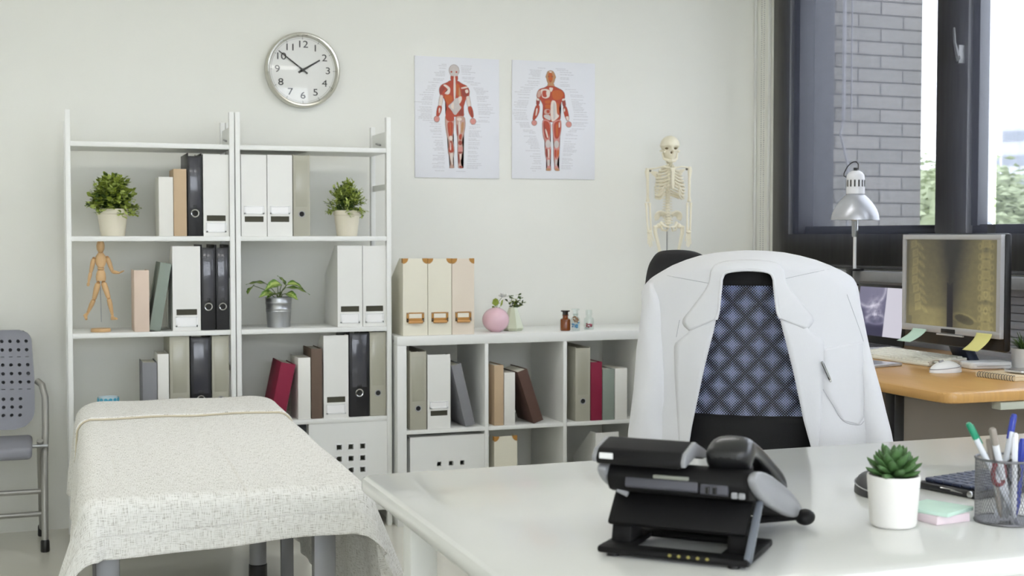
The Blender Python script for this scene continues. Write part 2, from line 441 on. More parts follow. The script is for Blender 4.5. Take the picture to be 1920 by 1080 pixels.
def tree(px, py, dist, r, label):
    d = ray(px, py); P = Vector((d.x, d.y, 0)).normalized() * dist
    zc = EYE + d.z / hypot(d.x, d.y) * dist
    t = thing('tree', label, 'tree', (P.x, P.y, -3), group='trees outside the window')
    b = B(); b.tube([(0, 0, 0), (.05, 0, zc + 3)], [.14, .08], 8); b.obj('trunk', BROWN, t)
    b = B(); b.ball((0, 0, zc + 3), (r * .8, r * .8, r * .75), n=12); leafy(b, (0, 0, zc + 3), (r, r, r), 1500, .09 * r ** .5)
    b.obj('foliage', mat('hazed_leaf', (168, 178, 146), .8, var=.25, scale=3), t, smooth=0)  # haze of the view is put into the leaf colour
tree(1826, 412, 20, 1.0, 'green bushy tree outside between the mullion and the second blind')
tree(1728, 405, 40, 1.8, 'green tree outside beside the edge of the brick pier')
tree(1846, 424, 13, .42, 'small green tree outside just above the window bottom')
d = ray(1898, 395); P = Vector((d.x, d.y, 0)).normalized() * 24; zc = EYE + d.z / hypot(d.x, d.y) * 24
t = thing('awning', 'red awning on the street outside, above the monitor corner', 'awning', (P.x, P.y, zc), math.atan2(-P.x, P.y) )
B().prism([(-.1, .3), (.9, .3), (.9, .24), (-.1, -.1)], -.6, 1.2, 'x').obj('canopy', mat('red_canvas', (205, 96, 90), .8), t, smooth=0)
b = B()
for sx in (-.55, 1.15): b.tube([(sx, .85, .2), (sx, .85, -3 - zc)], .05, 8)
b.obj('posts', ALU, t)

# ------------------------------------------------------------------ sky and added fill lights
w_ = bpy.data.worlds.new('sky'); S.world = w_; w_.use_nodes = True
bg = w_.node_tree.nodes['Background']; bg.inputs[0].default_value = (.90, .94, 1.0, 1); bg.inputs[1].default_value = 13.0
def fill_panel(x, y, label, energy):  # unseen panels added overhead to light the room
    t = thing('fill_panel', label, 'ceiling light', (x, y, ZC - .05), group='added fill light panels above the room')
    B().box(-.62, .62, -.32, .32, .004, .049, bev=.004).obj('housing', WMETAL, t)
    B().box(-.58, .58, -.28, .28, 0, .003).obj('diffuser', emit('fill_diffuser', (255, 252, 246), 1.5), t, smooth=0)
    L = bpy.data.lights.new('fill_light', 'AREA'); L.shape = 'RECTANGLE'; L.size = 1.16; L.size_y = .56; L.energy = energy; L.color = (1, .995, 1.0)
    o = bpy.data.objects.new('lamp', L); C.objects.link(o); o.parent = t; o.location = (0, 0, -.004)
fill_panel(-.3, -.4, 'added unseen fill panel behind the camera side of the bed', 12)
fill_panel(-.1, 3.7, 'added unseen fill panel over the treatment bed', 8)
fill_panel(1.75, 3.9, 'added unseen fill panel over the office chairs', 7)
fill_panel(1.5, -.5, 'added unseen fill panel behind the telephone end of the white desk', 10)

cam = bpy.data.cameras.new('camera'); co = bpy.data.objects.new('camera', cam); C.objects.link(co)
co.location = (0, 0, EYE); co.rotation_euler = (pi / 2 - PITCH, 0, -TH)
cam.sensor_width = 36; cam.lens = FPX / 1920 * 36; cam.clip_end = 400
cam.dof.use_dof = True; cam.dof.focus_distance = 3.3; cam.dof.aperture_fstop = 7.5
S.camera = co
S.view_settings.view_transform = 'Standard'; S.view_settings.look = 'None'; S.view_settings.gamma = 1; S.view_settings.use_curve_mapping = False
S.view_settings.exposure = 0.10
S.cycles.use_denoising = True
S.cycles.max_bounces = 10; S.cycles.transparent_max_bounces = 16; S.cycles.diffuse_bounces = 6
# ------------------------------------------------------------------ shelving racks
YR = 5.15                      # front plane of racks and cube shelf
ZS = [.085, .45, .815, 1.180, 1.535]
ST = .019                      # board thickness
def rack(x0, x1, label, top_l, top_r, left_plate):
    t = thing('shelving_unit', label, 'shelving unit', (x0, YR, 0), group='open white shelving units')
    W, D, pw = x1 - x0, .285, .019
    for k, z in enumerate(ZS):
        s = B(); s.box(pw * .6, W - pw * .6, .001, D, z - ST, z, bev=.002)
        s.obj('shelf', WMETAL, t)
    for x, top in ((0, top_l), (W - pw, top_r)):
        B().box(x, x + pw, -.002, .024, 0, top, bev=.002).obj('post', WMETAL, t)
        B().box(x, x + pw, D - .024, D + .002, 0, top - .02, bev=.002).obj('post', WMETAL, t)
    for x, top, on in ((pw * .3, top_l, left_plate), (W - pw * .6, top_r, True)):
        if not on: continue
        B().box(x, x + .004, .024, D - .024, top - .14, top - .055).obj('side_plate', WMETAL, t)
        for zz in (.30, .66, 1.03, 1.38): B().box(x, x + .006, .024, D - .024, zz - .012, zz + .012).obj('side_brace', WMETAL, t)
        B().tube([(x - .004, D * .4, top - .105), (x - .004, D * .65, top - .095)], .004, 6).obj('plate_slot', mat('slot_grey', (150, 150, 150), .6), t)
    return t
xa0, xa1 = onY(124, 443, YR).x, onY(440.5, 443, YR).x
xb0, xb1 = onY(442.2, 443, YR).x, onY(733.5, 443, YR).x
rack(xa0, xa1, 'white open shelving unit holding the wooden artist mannequin', onY(128, 205, YR).z, onY(437, 210, YR).z, False)
rack(xb0, xb1, 'white open shelving unit under the wall clock holding the metal pot plant', onY(447, 210, YR).z, onY(728, 220, YR).z, False)

# ------------------------------------------------------------------ shelf things
def base_of(px0, px1, zs, yf, lean, W=None):
    """world root of a standing thing whose front bottom edge runs px0..px1"""
    # pixel row of the shelf front
    def row(px):
        py = 600
        for _ in range(6):
            q = onY(px, py, yf); py += (q.z - zs) * 460
        return py
    xl, xr = onY(px0, row(px0), yf).x, onY(px1, row(px1), yf).x
    a = radians(lean); w = W or (xr - xl) / (cos(a) if lean else 1)
    if lean > 0: return Vector((xr - w / 2 * cos(a), yf, zs + w / 2 * sin(a))), w
    if lean < 0: return Vector((xl + w / 2 * cos(a), yf, zs - w / 2 * sin(a))), w
    return Vector(((xl + xr) / 2, yf, zs)), w
def top_of(px0, px1, py, zs, yf): return onY((px0 + px1) / 2, py, yf).z - zs

def binder(px0, px1, pyt, zs, yf, label, black, group=None, maxw=None):
    P, w = base_of(px0, px1, zs, yf, 0); h = top_of(px0, px1, pyt, zs, yf); P.z += .0006; w -= .002
    m = BLACK if black else BEIGE
    t = thing('lever_arch_file', label, 'binder', P, group=group or ('black lever arch binders on the shelves' if black else 'beige lever arch binders on the shelves'))
    d, k = .255, .003
    b = B()
    b.box(-w / 2, -w / 2 + k, .001, d, 0, h, bev=.0008).box(w / 2 - k, w / 2, .001, d, 0, h, bev=.0008)
    b.box(-w / 2, w / 2, 0, k, 0, h - (.012 if black else .004), bev=.001)
    b.obj('cover', m, t)
    B().box(-w / 2 + k + .003, w / 2 - k - .012, .03, d - .02, .004, h - .028).obj('papers', PAGES, t, smooth=0)
    c = B(); c.tube([(w * .1, .02, h - .07), (w * .1, .02, h - .02), (w * .1, .035, h - .006), (w * .1, .05, h - .02)], .0025, 6); c.obj('arch_lever', CHROME, t)
    zh = h * (.275 if black else .27)
    T = Matrix.Translation((0, -.0005, zh)) @ Matrix.Rotation(pi / 2, 4, 'X')
    r = min(.0165, w * .3) if black else min(.0135, w * .26)
    ri = B()
    ri.lathe([(r * .72, -.0005), (r * .74, .0022), (r * .9, .003), (r, .0015), (r, -.0005)], 24, T=T)
    ri.obj('finger_ring', CHROME if black else ALU, t, fix=True)
    B().lathe([(0, .0004), (r * .76, .0004)], 24, T=T).obj('finger_hole', HOLE, t, smooth=0)
    if black:
        p = B(); p.box(-w * .36, w * .36, -.0008, .0005, h * .34, h * .945, bev=.0003); p.obj('spine_pocket', POCKET, t)
        B().box(-w * .13, w * .13, -.0012, 0, h * .325, h * .375, bev=.0003).obj('pocket_tab', BLACKP, t)
    else:
        B().box(-w * .36, w * .36, -.0006, .0003, h * .36, h * .93, bev=.0002).obj('spine_pocket', mat('clear_pocket_beige', (168, 166, 150), .3, coat=.3), t)
    return t

def magfile(px0, px1, pyt, zs, yf, label, kind='white', slot_above=False, group=None, lean=0, W=None, side=.58):
    P, w = base_of(px0, px1, zs, yf, 0, W); h = top_of(px0, px1, pyt, zs, yf); P.z += .0006; w -= .0015
    m = {'white': CARD, 'cream': CREAM, 'warm': CREAM2}[kind]
    t = thing('magazine_file', label, 'magazine file', P, group=group or ('white magazine files on the shelves' if kind == 'white' else 'cream magazine files with tan corners'))
    d, k = .245, .0025
    prof = [(0, 0), (d, 0), (d, h * side), (.055, h), (0, h)]
    b = B()
    b.prism(prof, -w / 2, -w / 2 + k, 'x').prism(prof, w / 2 - k, w / 2, 'x')
    b.box(-w / 2 + k, w / 2 - k, d - k, d, 0, h * side).box(-w / 2 + k, w / 2 - k, 0, d, 0, k)
    zl, zs_ = (.145, .205) if not slot_above else (.27, .20)
    if kind == 'white':
        sa, sb = (h * .185, h * .255) if not slot_above else (h * .175, h * .245)
        x = w * .37
        b.box(-w / 2 + k, w / 2 - k, 0, k, k, sa).box(-w / 2 + k, w / 2 - k, 0, k, sb, h)
        b.box(-w / 2 + k, -x, 0, k, sa, sb).box(x, w / 2 - k, 0, k, sa, sb)
        b.obj('body', m, t)
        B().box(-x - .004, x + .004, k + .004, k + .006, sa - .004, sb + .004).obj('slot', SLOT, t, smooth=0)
        la, lb = (h * .045, h * .165) if not slot_above else (h * .27, h * .37)
        fr = B(); q = .0035
        x2 = w * .40
        fr.box(-x2, x2, -.0022, .001, la, la + q * 2, bev=.0008).box(-x2, x2, -.0022, .001, lb - q, lb, bev=.0008)
        fr.box(-x2, -x2 + q * 2, -.0022, .001, la, lb, bev=.0008).box(x2 - q * 2, x2, -.0022, .001, la, lb, bev=.0008)
        fr.obj('label_holder', WPLAST, t)
        B().box(-x2 + q, x2 - q, -.001, .0005, la + q, lb - q).obj('label_card', mat('label_white', (238, 238, 238), .4), t, smooth=0)
    else:
        b.box(-w / 2 + k, w / 2 - k, 0, k, k, h)
        b.obj('body', m, t)
        for s in (-1, 1):
            c = B(); R = .022
            pts = [(s * w / 2, h + .0006)] + [(s * (w / 2 - R * cos(a)), h + .0006 - R * sin(a)) for a in [pi / 2 * i / 8 for i in range(9)]]
            c.prism(pts, -.0012, .0006, 'y'); c.box(s * w / 2 - .0007, s * w / 2 + .0007, 0, .02, h - .018, h + .0006)
            c.obj('corner_guard', TANLEATHER, t, fix=True)
        la, lb, x = h * .175, h * .30, w * .36
        fr = B()
        fr.box(-x, x, -.003, 0, la, la + .016, bev=.001).box(-x, x, -.003, 0, lb - .005, lb, bev=.001)
        fr.box(-x, -x + .010, -.003, 0, la, lb, bev=.001).box(x - .010, x, -.003, 0, la, lb, bev=.001)
        fr.obj('label_holder', TANLEATHER, t)
        B().tube([(-x * .8, -.006, la), (x * .8, -.006, la)], .0055, 10, flat=1).obj('pull_lip', mat('tan_lip', (200, 150, 92), .45), t)
        for sx in (-1, 1):
            for zz in (la + .008, lb - .003): B().ball((sx * (x - .005), -.003, zz), .0022, n=8).obj('rivet', CHROME, t)
        B().box(-x + .008, x - .008, -.0012, -.0002, la + .012, lb - .004).obj('label_card', mat('label_cream', (236, 232, 218), .5), t, smooth=0)
    return t

def book(px0, px1, pyt, zs, yf, m, label, lean=0, d=.17, h=None, W=None, group=None):
    P, w = base_of(px0, px1, zs, yf, lean, W); h = h or top_of(px0, px1, pyt, zs, yf); P.z += .0006
    if not lean: w -= .0015
    t = thing('book', label, 'book', P, group=group or 'plain cloth books on the shelves', ry=radians(lean))
    k = .003
    b = B()
    b.box(-w / 2, -w / 2 + k, .002, d, 0, h, bev=.0008).box(w / 2 - k, w / 2, .002, d, 0, h, bev=.0008)
    b.box(-w / 2, w / 2, -.0005, k, 0, h, bev=.0012)
    b.obj('cover', m, t)
    p = B(); p.box(-w / 2 + k, w / 2 - k, k, d - .005, .003, h - .004); p.obj('page_block', PAGES, t, smooth=0)
    return t

Z1, Z2, Z3, Z4 = ZS[3], ZS[2], ZS[1], ZS[0]
yf = YR + .012
# top row, first unit
book(298, 326, 332, Z1, yf, WBOOK, 'white book on the top row beside the tan book')
book(326, 351, 317, Z1, yf - .004, TAN, 'tan book on the top row against the black binder')
binder(352.5, 380, 287, Z1, yf, 'black lever arch binder alone on the top row beside the tan book', True)
magfile(381.5, 430, 290, Z1, yf, 'white magazine file on the top row beside the black binder')
# top row, second unit
magfile(452.5, 501, 291, Z1, yf, 'white magazine file on the top row against the middle posts, label above its slot', slot_above=True)
magfile(501.5, 549, 291, Z1, yf, 'white magazine file on the top row against the beige binder', slot_above=True)
binder(550, 582, 290, Z1, yf, 'beige lever arch binder alone on the top row under the clock', False)
# second row, first unit
book(252, 281, 507, Z2, yf - .004, PINKB, 'blush pink book standing beside the wooden mannequin')
book(281, 301, 488, Z2, yf, SAGE, 'sage green book leaning against the white magazine file', lean=9.6, d=.2, h=.262, W=.042)
magfile(324, 377, 462, Z2, yf, 'white magazine file beside the leaning sage green book')
binder(378, 405, 459, Z2, yf, 'black lever arch binder touching the white magazine file, one of a pair', True)
binder(405.5, 431, 459, Z2, yf, 'black lever arch binder by the shelf post, outer one of a pair', True)
# second row, second unit
magfile(633, 680, 461, Z2, yf, 'white magazine file with slanted side showing, nearer the metal pot plant', side=.62)
magfile(680.5, 724.5, 461, Z2, yf, 'white magazine file at the shelf end beside the cream magazine files', side=.62)
# third row, first unit
book(268, 296, 680, Z3, yf, GREY, 'grey book behind the treatment bed beside a white book')
book(296.5, 318, 664, Z3, yf - .004, WBOOK, 'white book between the grey book and a beige binder')
binder(319, 357, 629, Z3, yf, 'beige lever arch binder beside the white book behind the bed', False)
binder(358, 397, 627, Z3, yf, 'black lever arch binder between two beige binders behind the bed', True)
binder(398, 431, 628, Z3, yf, 'beige lever arch binder by the middle shelf posts behind the bed', False)
# third row, second unit
book(504, 533, 668, Z3, yf - .004, RED, 'crimson book leaning on a white book behind the bed corner', lean=12, d=.2, h=.225, W=.058)
book(559, 583, 671, Z3, yf, WBOOK, 'white book holding up the leaning crimson book')
book(584, 605, 654, Z3, yf, BROWN, 'brown book between a white book and a white magazine file')
magfile(607, 654, 629, Z3, yf, 'white magazine file between the brown book and a black binder')
binder(655.5, 693, 619, Z3, yf, 'black lever arch binder between white magazine file and beige binder', True)
binder(693.5, 724.5, 621, Z3, yf, 'beige lever arch binder above the square-holed cabinet box', False)
# blue patterned cup half hidden behind the bed
q = onY(203, 760, YR + .08)
t = thing('cup', 'blue and white patterned glass cup peeking over the bed', 'cup', (q.x, YR + .08, Z3 + .0006))
hc = onY(203, 744, YR + .08).z - Z3
B().lathe([(0, 0), (.03, 0), (.034, .004), (.039, hc), (.037, hc), (.032, .006), (0, .006)], 24).obj('bowl', mat('cup_glass', (205, 222, 228), .1, var=.05), t)
b = B()
for k in range(42):
    a = k * 2 * pi / 14 + k // 14 * .2; zz = min(hc - .010, .02 + (k * 37 % 50) / 1000 + k // 14 * .04)
    r = .034 + .005 * zz / hc + .0008
    b.prism([(cos(i * pi / 3) * .008, sin(i * pi / 3) * .008) for i in range(6)], 0, .001, 'z', T=Matrix.Translation((r * cos(a), r * sin(a), zz)) @ Matrix.Rotation(a, 4, 'Z') @ Matrix.Rotation(pi / 2, 4, 'Y'))
b.obj('painted_flowers', mat('cup_blue', (86, 172, 200), .3), t)

# square-holed boxes at the bottom
def holed_box(px0, px1, pyt, zs, yf, hx, hz, label, holes, hs, D):
    P, w = base_of(px0, px1, zs, yf, 0); h = top_of(px0, px1, pyt, zs, yf)
    t = thing('storage_box', label, 'storage box', (P.x, yf, zs + .0006), group='square-holed storage boxes')
    L = [(x, z, hs, hs, 4, .004) for x in hx for z in hz]
    f = B(); f.perf(-w / 2, w / 2, 0, h, 0, .016, L); f.obj('front_panel', WHITE, t, smooth=0)
    b = B(); k = .012
    b.box(-w / 2, -w / 2 + k, .016, D, 0, h).box(w / 2 - k, w / 2, .016, D, 0, h).box(-w / 2, w / 2, .016, D, 0, k)
    if not holes: b.box(-w / 2, w / 2, D - k, D, 0, h).box(-w / 2, w / 2, .016, D, h - k, h)
    b.obj('carcass', WHITE, t, smooth=0)
    if holes:
        fr = B()
        for x, z, *_ in L:
            o, i = hs + .005, hs
            for a, c, e, g in ((-o, o, i, o), (-o, o, -o, -i), (-o, -i, -i, i), (i, o, -i, i)): fr.box(x + a, x + c, -.0015, .0, z + e, z + g)
        fr.obj('hole_trim', WPLAST, t, smooth=0)
    return t, w, h
sx = [onY(p, 838, YR + .004).x for p in (636, 658, 680)]
P, _ = base_of(580, 728, Z4, YR + .004, 0)
holed_box(580, 728, 786, Z4, YR + .004, [x - P.x for x in sx], [onY(658, y, YR + .004).z - Z4 for y in (838, 860, 882)], 'white storage box with a grid of framed square holes, beside the bed', True, .0105, .25)
q0, q1 = onY(455, 850, YR + .06).x, onY(576, 850, YR + .06).x
t = thing('file_box', 'dark grey file box at the bottom behind the bed corner', 'box', ((q0 + q1) / 2, YR + .06, Z4 + .0006))
hh = onY(560, 797, YR + .06).z - Z4; ww = q1 - q0
B().box(-ww / 2, ww / 2, 0, .2, 0, hh - .03, bev=.004).obj('body', mat('charcoal_board', (72, 76, 80), .6), t)
B().box(-ww / 2 - .003, ww / 2 + .003, -.003, .203, hh - .03, hh, bev=.004).obj('lid', mat('charcoal_lid', (88, 92, 96), .55), t)
B().box(-.02, .02, -.005, -.0032, hh - .02, hh - .01, bev=.001).obj('label_holder', ALU, t)

# ------------------------------------------------------------------ cube shelf
KZ = .775
X0 = onY(745, 700, YR - .04).x
YK = YR - .04
def kx(px, py=730): return onY(px, py, YK).x
t = thing('cube_shelf', 'low white cube shelf under the anatomy posters, skeleton on top', 'cube shelf', (X0, YK, 0))
KD, ko, ki, cell = .39, .039, .016, .335
KW = 2 * ko + 4 * cell + 3 * ki
B().box(0, KW, 0, KD, KZ - ko, KZ, bev=.0015).obj('top_panel', WHITE, t)
B().box(0, KW, 0, KD, 0, ko, bev=.0015).obj('bottom_panel', WHITE, t)
for x in (0, KW - ko): B().box(x, x + ko, .0005, KD, ko, KZ - ko, bev=.0015).obj('side_panel', WHITE, t)
for k in range(3):
    x = ko + cell * (k + 1) + ki * k
    B().box(x, x + ki, .001, KD - .001, ko, KZ - ko, bev=.001).obj('divider', WHITE, t)
zmid = ko + cell
for k in range(4):
    x = ko + (cell + ki) * k
    B().box(x, x + cell, .001, KD - .001, zmid, zmid + ki, bev=.001).obj('shelf', WHITE, t)
T = Matrix.Translation((0, .06, KZ - .022)) @ Matrix.Rotation(-pi / 2, 4, 'Y')
B().lathe([(0, .0006), (.006, .0006), (.006, 0)], 12, T=T).obj('bolt_cap', ALU, t)
ZK = zmid + ki; yk = YK + .012
def cx(k): return X0 + ko + (cell + ki) * k     # left inside edge of cube k
binder(768.5, 800, 658, ZK, yk, 'beige lever arch binder in the first cube beside a white magazine file', False)
magfile(801.5, 845, 665, ZK, yk, 'white magazine file in the cube above the square-holed door', slot_above=True)
book(873, 893, 690, ZK, yk + .012, GREY, 'grey book leaning on the white magazine file in a cube', lean=-13.5, d=.2, h=.262, W=.043)
book(926.5, 944.5, 685, ZK, yk, TAN, 'tan book upright at the side of the middle cube')
book(945, 966, 699, ZK, yk + .004, WBOOK, 'white book between the tan book and the leaning chocolate book')
book(1001, 1020, 697, ZK, yk + .002, CHOC, 'chocolate brown book leaning on the white book in a cube', lean=-18.5, d=.2, h=.232, W=.045)
binder(1078.5, 1107, 651, ZK, yk, 'beige lever arch binder in the cube beside the crimson book', False)
book(1107.5, 1129, 679, ZK, yk, RED, 'crimson book standing upright in a cube beside the beige binder', d=.2)
book(1129.5, 1152, 692, ZK, yk, SAGE, 'sage green book upright in a cube between crimson and white books', d=.2)
book(1152.5, 1176, 691, ZK, yk, WBOOK, 'white book in a cube beside the white coat sleeve', d=.2)
kh = [onY(p, 869, YK + .01).x for p in (824, 846, 867)]
P, _ = base_of(769.5, 917, ko, YK + .01, 0)
holed_box(769.5, 916.5, 817, ko, YK + .01, [x - P.x for x in kh], [onY(846, 869, YK + .01).z - ko, onY(846, 891, YK + .01).z - ko, onY(846, 913, YK + .01).z - ko], 'white square-holed door box filling the bottom cube', False, .0095, .33)
magfile(926.5, 970, 818, ko, yk, 'cream magazine file with tan corners alone inside the bottom cube', kind='cream')
magfile(1116, 1160, 811, ko, yk, 'white magazine file in the bottom cube behind the telephone', side=.55)
# on top
ym = YK + .02
magfile(755.5, 802, 485, KZ, ym, 'cream magazine file at the shelf end, first of the tan-cornered three', kind='cream', side=.62)
magfile(802.5, 847, 485, KZ, ym, 'middle cream magazine file of the tan-cornered three', kind='cream', side=.62)
magfile(847.5, 889.5, 485, KZ, ym, 'pinkish cream magazine file nearest the pink vase, third of the tan-cornered three', kind='warm', side=.62)
# ------------------------------------------------------------------ plants
LEAFA = mat('leaf_green', (142, 158, 62), .5, var=.35, scale=40)
LEAFB = mat('leaf_light', (180, 194, 108), .5, var=.3, scale=40)
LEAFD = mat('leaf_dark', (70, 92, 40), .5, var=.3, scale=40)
STEM = mat('stem_green', (96, 112, 58), .6)
def pot(t, r0, r1, h, m, rim=.2, name='pot'):
    b = B()
    prof = [(0, .0005), (r0, 0), (r0 + .001, .002), (lerp(r0, r1, 1 - rim) - .001, h * (1 - rim)), (lerp(r0, r1, 1 - rim) + .002, h * (1 - rim) + .003), (r1, h - .002), (r1 - .001, h), (r1 - .004, h), (r1 - .006, h - .02), (0, h - .02)]
    b.lathe(prof, 36); b.obj(name, m, t)
    B().lathe([(0, h - .012), (r1 - .005, h - .014)], 24).obj('soil', SOIL, t)
def leaf(b, p, d, s, wid=.55, mi=0, curl=.15):
    """small bent leaf at p pointing along d"""
    d = Vector(d).normalized()
    x = d.cross(Vector((0, 0, 1)))
    if x.length < .05: x = Vector((1, 0, 0))
    x.normalize(); n = x.cross(d).normalized()
    p = Vector(p)
    c = [p, p + d * s * .35 + x * s * wid * .5 - n * s * curl * .3, p + d * s * .8 + x * s * wid * .36, p + d * s - n * s * curl, p + d * s * .8 - x * s * wid * .36, p + d * s * .35 - x * s * wid * .5 - n * s * curl * .3, p + d * s * .5 + n * s * .04]
    V = [b.bm.verts.new(q) for q in c]
    for i in range(6):
        f = b.bm.faces.new((V[6], V[i], V[(i + 1) % 6])); f.material_index = mi
def bushy(px0, px1, pyb, pyt, label, seed, round_leaf, mixb):
    rnd = random.Random(seed)
    y = YR + .10
    P, w = base_of(px0, px1, Z1, y, 0)
    t = thing('potted_plant', label, 'plant', (P.x, y, Z1 + .0006), group='bushy plants in cream pots')
    h = onY((px0 + px1) / 2, pyb, y).z - Z1; H = onY((px0 + px1) / 2, pyt, y).z - Z1
    pot(t, w / 2 * .78, w / 2 * 1.08, h, TERRA)
    b = B(); st = B()
    c0 = Vector((0, 0, h - .01)); RX, RZ = w * .86, H - h
    for k in range(120):
        a = rnd.uniform(0, 2 * pi); e = rnd.uniform(-.12, 1) ; e = max(-.1, e)
        d = Vector((cos(a) * cos(e * 1.5), sin(a) * cos(e * 1.5), sin(e * 1.5)))
        L = rnd.uniform(.72, 1.0)
        tip = c0 + Vector((d.x * RX * L, d.y * RX * L, max(-.02, d.z * RZ * L)))
        mid = c0 + (tip - c0) * .5 + Vector((0, 0, .012))
        st.tube([c0, mid, tip], .0012, 4)
        for j in range(15):
            u = .35 + .67 * j / 14
            p = (c0.lerp(mid, u * 2) if u < .5 else mid.lerp(tip, u * 2 - 1))
            dd = (d * .5 + Vector((rnd.uniform(-1, 1), rnd.uniform(-1, 1), rnd.uniform(-.5, 1))))
            s = rnd.uniform(.013, .020) * (1.3 if round_leaf else 1.0)
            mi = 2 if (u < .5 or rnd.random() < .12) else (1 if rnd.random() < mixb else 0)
            leaf(b, p, dd, s, .85 if round_leaf else .5, mi)
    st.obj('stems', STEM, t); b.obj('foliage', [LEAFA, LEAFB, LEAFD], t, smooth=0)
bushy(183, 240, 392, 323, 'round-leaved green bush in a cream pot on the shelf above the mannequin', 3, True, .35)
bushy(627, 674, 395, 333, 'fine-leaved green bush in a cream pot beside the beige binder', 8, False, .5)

# metal pot with variegated leaves
y = YR + .11
P, w = base_of(500, 545, Z2, y, 0)
t = thing('potted_plant', 'broad-leaved variegated plant in a galvanised metal pot', 'plant', (P.x, y, Z2 + .0006))
h = onY(522, 557, y).z - Z2
GALV = mat('galvanised_metal', (178, 180, 182), .34, .9, var=.12, scale=30, stretch=(1, 1, .3))
r0, r1 = w / 2 * .94, w / 2 * 1.10
b = B()
def rr(z): return lerp(r0, r1, z / h)
prof = [(0, .003), (r0 - .002, .003), (r0, 0), (rr(h * .5), h * .5), (rr(h * .53) + .0018, h * .53), (rr(h * .56), h * .56), (rr(h * .60) + .0018, h * .60), (rr(h * .63), h * .63), (rr(h * .78), h * .78), (rr(h * .81) + .0018, h * .81), (rr(h * .84), h * .84), (r1, h - .003), (r1 + .002, h - .001), (r1 + .001, h), (r1 - .002, h), (r1 - .004, h - .02), (0, h - .02)]
b.lathe(prof, 40); b.obj('pot', GALV, t)
B().lathe([(0, h - .012), (r1 - .003, h - .014)], 24).obj('soil', SOIL, t)
VARI = bpy.data.materials.new('variegated_leaf'); VARI.use_nodes = True
n, l = VARI.node_tree.nodes, VARI.node_tree.links
at = n.new('ShaderNodeAttribute'); at.attribute_name = 'Col'
l.new(at.outputs['Color'], n['Principled BSDF'].inputs['Base Color']); n['Principled BSDF'].inputs['Roughness'].default_value = .4
def big_leaf(name, base, tip, width, droop, parent, rnd):
    base, tip = Vector(base), Vector(tip); d = tip - base; L = d.length
    side = Vector((-d.y, d.x, 0))
    if side.length < .01 * L: side = Vector((1, 0, 0))
    side.normalize(); side = (side + Vector((0, 0, rnd.uniform(-.6, .6)))).normalized()
    nrm = d.normalized().cross(side)
    if nrm.z < 0: nrm = -nrm
    b = B(); nu, nv = 14, 8
    def f(u, v):
        wv = width * (sin(pi * min(1, u ** .75)) ** .9) * (1 - .25 * u)
        s = (v - .5) * 2
        return base + d * u + side * (s * wv / 2) + nrm * (abs(s) * wv * .22 + sin(pi * u) * L * droop) + nrm * (.0015 * sin(u * 16 + s * 3))
    b.grid(f, nu, nv)
    o = b.obj(name, VARI, parent, smooth=60)
    ca = o.data.color_attributes.new('Col', 'FLOAT_COLOR', 'POINT')
    lg, dg_ = rgb((168, 186, 104)), rgb((88, 122, 46))
    for i in range(nu + 1):
        for j in range(nv + 1):
            s = abs(j / nv - .5) * 2
            k = 1 if (s > .72 or (s > .35 and rnd.random() < .35)) else 0
            ca.data[i * (nv + 1) + j].color = dg_ if k or s < .05 else lg
    return o
rnd = random.Random(5)
def pp(px, py, dy=0): q = onY(px, py, y + dy); return Vector((q.x - P.x, dy, q.z - Z2))
stx = B()
for (bx, by, tx, ty, wd, dr, dy0, dy1) in (
        (500, 533, 461, 534, .026, .05, 0, .01), (476, 536, 464, 552, .022, .02, .0, -.03), (528, 534, 496, 545, .034, .1, -.02, -.05),
        (514, 551, 485, 558, .028, .06, -.02, -.06), (536, 538, 520, 517, .024, .03, .02, .03), (538, 534, 572, 546, .034, .10, -.01, .0),
        (534, 541, 581, 553, .032, .08, -.03, -.05), (536, 551, 559, 563, .026, .06, -.02, -.06), (520, 534, 505, 540, .03, .1, .03, .05), (525, 552, 500, 560, .026, .06, 0, -.05)):
    A, D = pp(bx, by, dy0), pp(tx, ty, dy1)
    big_leaf('leaf', A, D, wd * 1.7, dr, t, rnd)
    stx.tube([(rnd.uniform(-.01, .01), rnd.uniform(-.01, .01), h - .013), (A.x * .5, dy0 * .5, (h + A.z) / 2 + .004), A], .0016, 6)
stx.obj('stems', STEM, t)

# ------------------------------------------------------------------ wooden mannequin
WOOD = mat('pale_wood', (206, 170, 124), .5, var=.1, scale=60, stretch=(1, 1, .15))
WOODE = mat('wood_end_grain', (178, 134, 84), .55, var=.1)
y = YR + .07
pc = onY(189, 612, y)
t = thing('artist_mannequin', 'jointed wooden artist mannequin striding on a round base', 'mannequin', (pc.x, y, Z2 + .0006))
def mp_(px, py, dy=0): q = onY(px, py, y + dy); return Vector((q.x - pc.x, dy, q.z - Z2))
b = B(); b.lathe([(0, 0), (.036, 0), (.037, .002), (.037, .011), (.035, .013), (0, .013)], 32); b.obj('base', WOOD, t)
B().tube([mp_(190, 604), mp_(188, 535)], .0016, 8).obj('support_rod', STEEL, t)
def limb(name, a, c, r0, r1, mid=None):
    b = B(); m_ = a.lerp(c, .35)
    b.tube([a + (c - a) * .0, a + (c - a) * .06, m_, a + (c - a) * .94, c], [r0 * .55, r0, (mid or r0 * 1.08), r1, r1 * .6], 14); b.obj(name, WOOD, t)
    b = B(); b.ball(a, r0 * .75, n=10); b.obj('joint', WOODE, t)
b = B(); hd = mp_(188.5, 462); b.ball(hd, (.0152, .017, .0265), n=20); b.tube([hd + Vector((0, -.002, -.024)), mp_(189, 475)], [.0095, .006], 12); b.obj('head', WOOD, t)
cap = B(); cap.lathe([(.0125, .0), (.010, .0042), (.006, .007), (0, .0085)], 20, T=Matrix.Translation(hd + Vector((0, 0, .0185)))); cap.obj('crown_cap', WOODE, t)
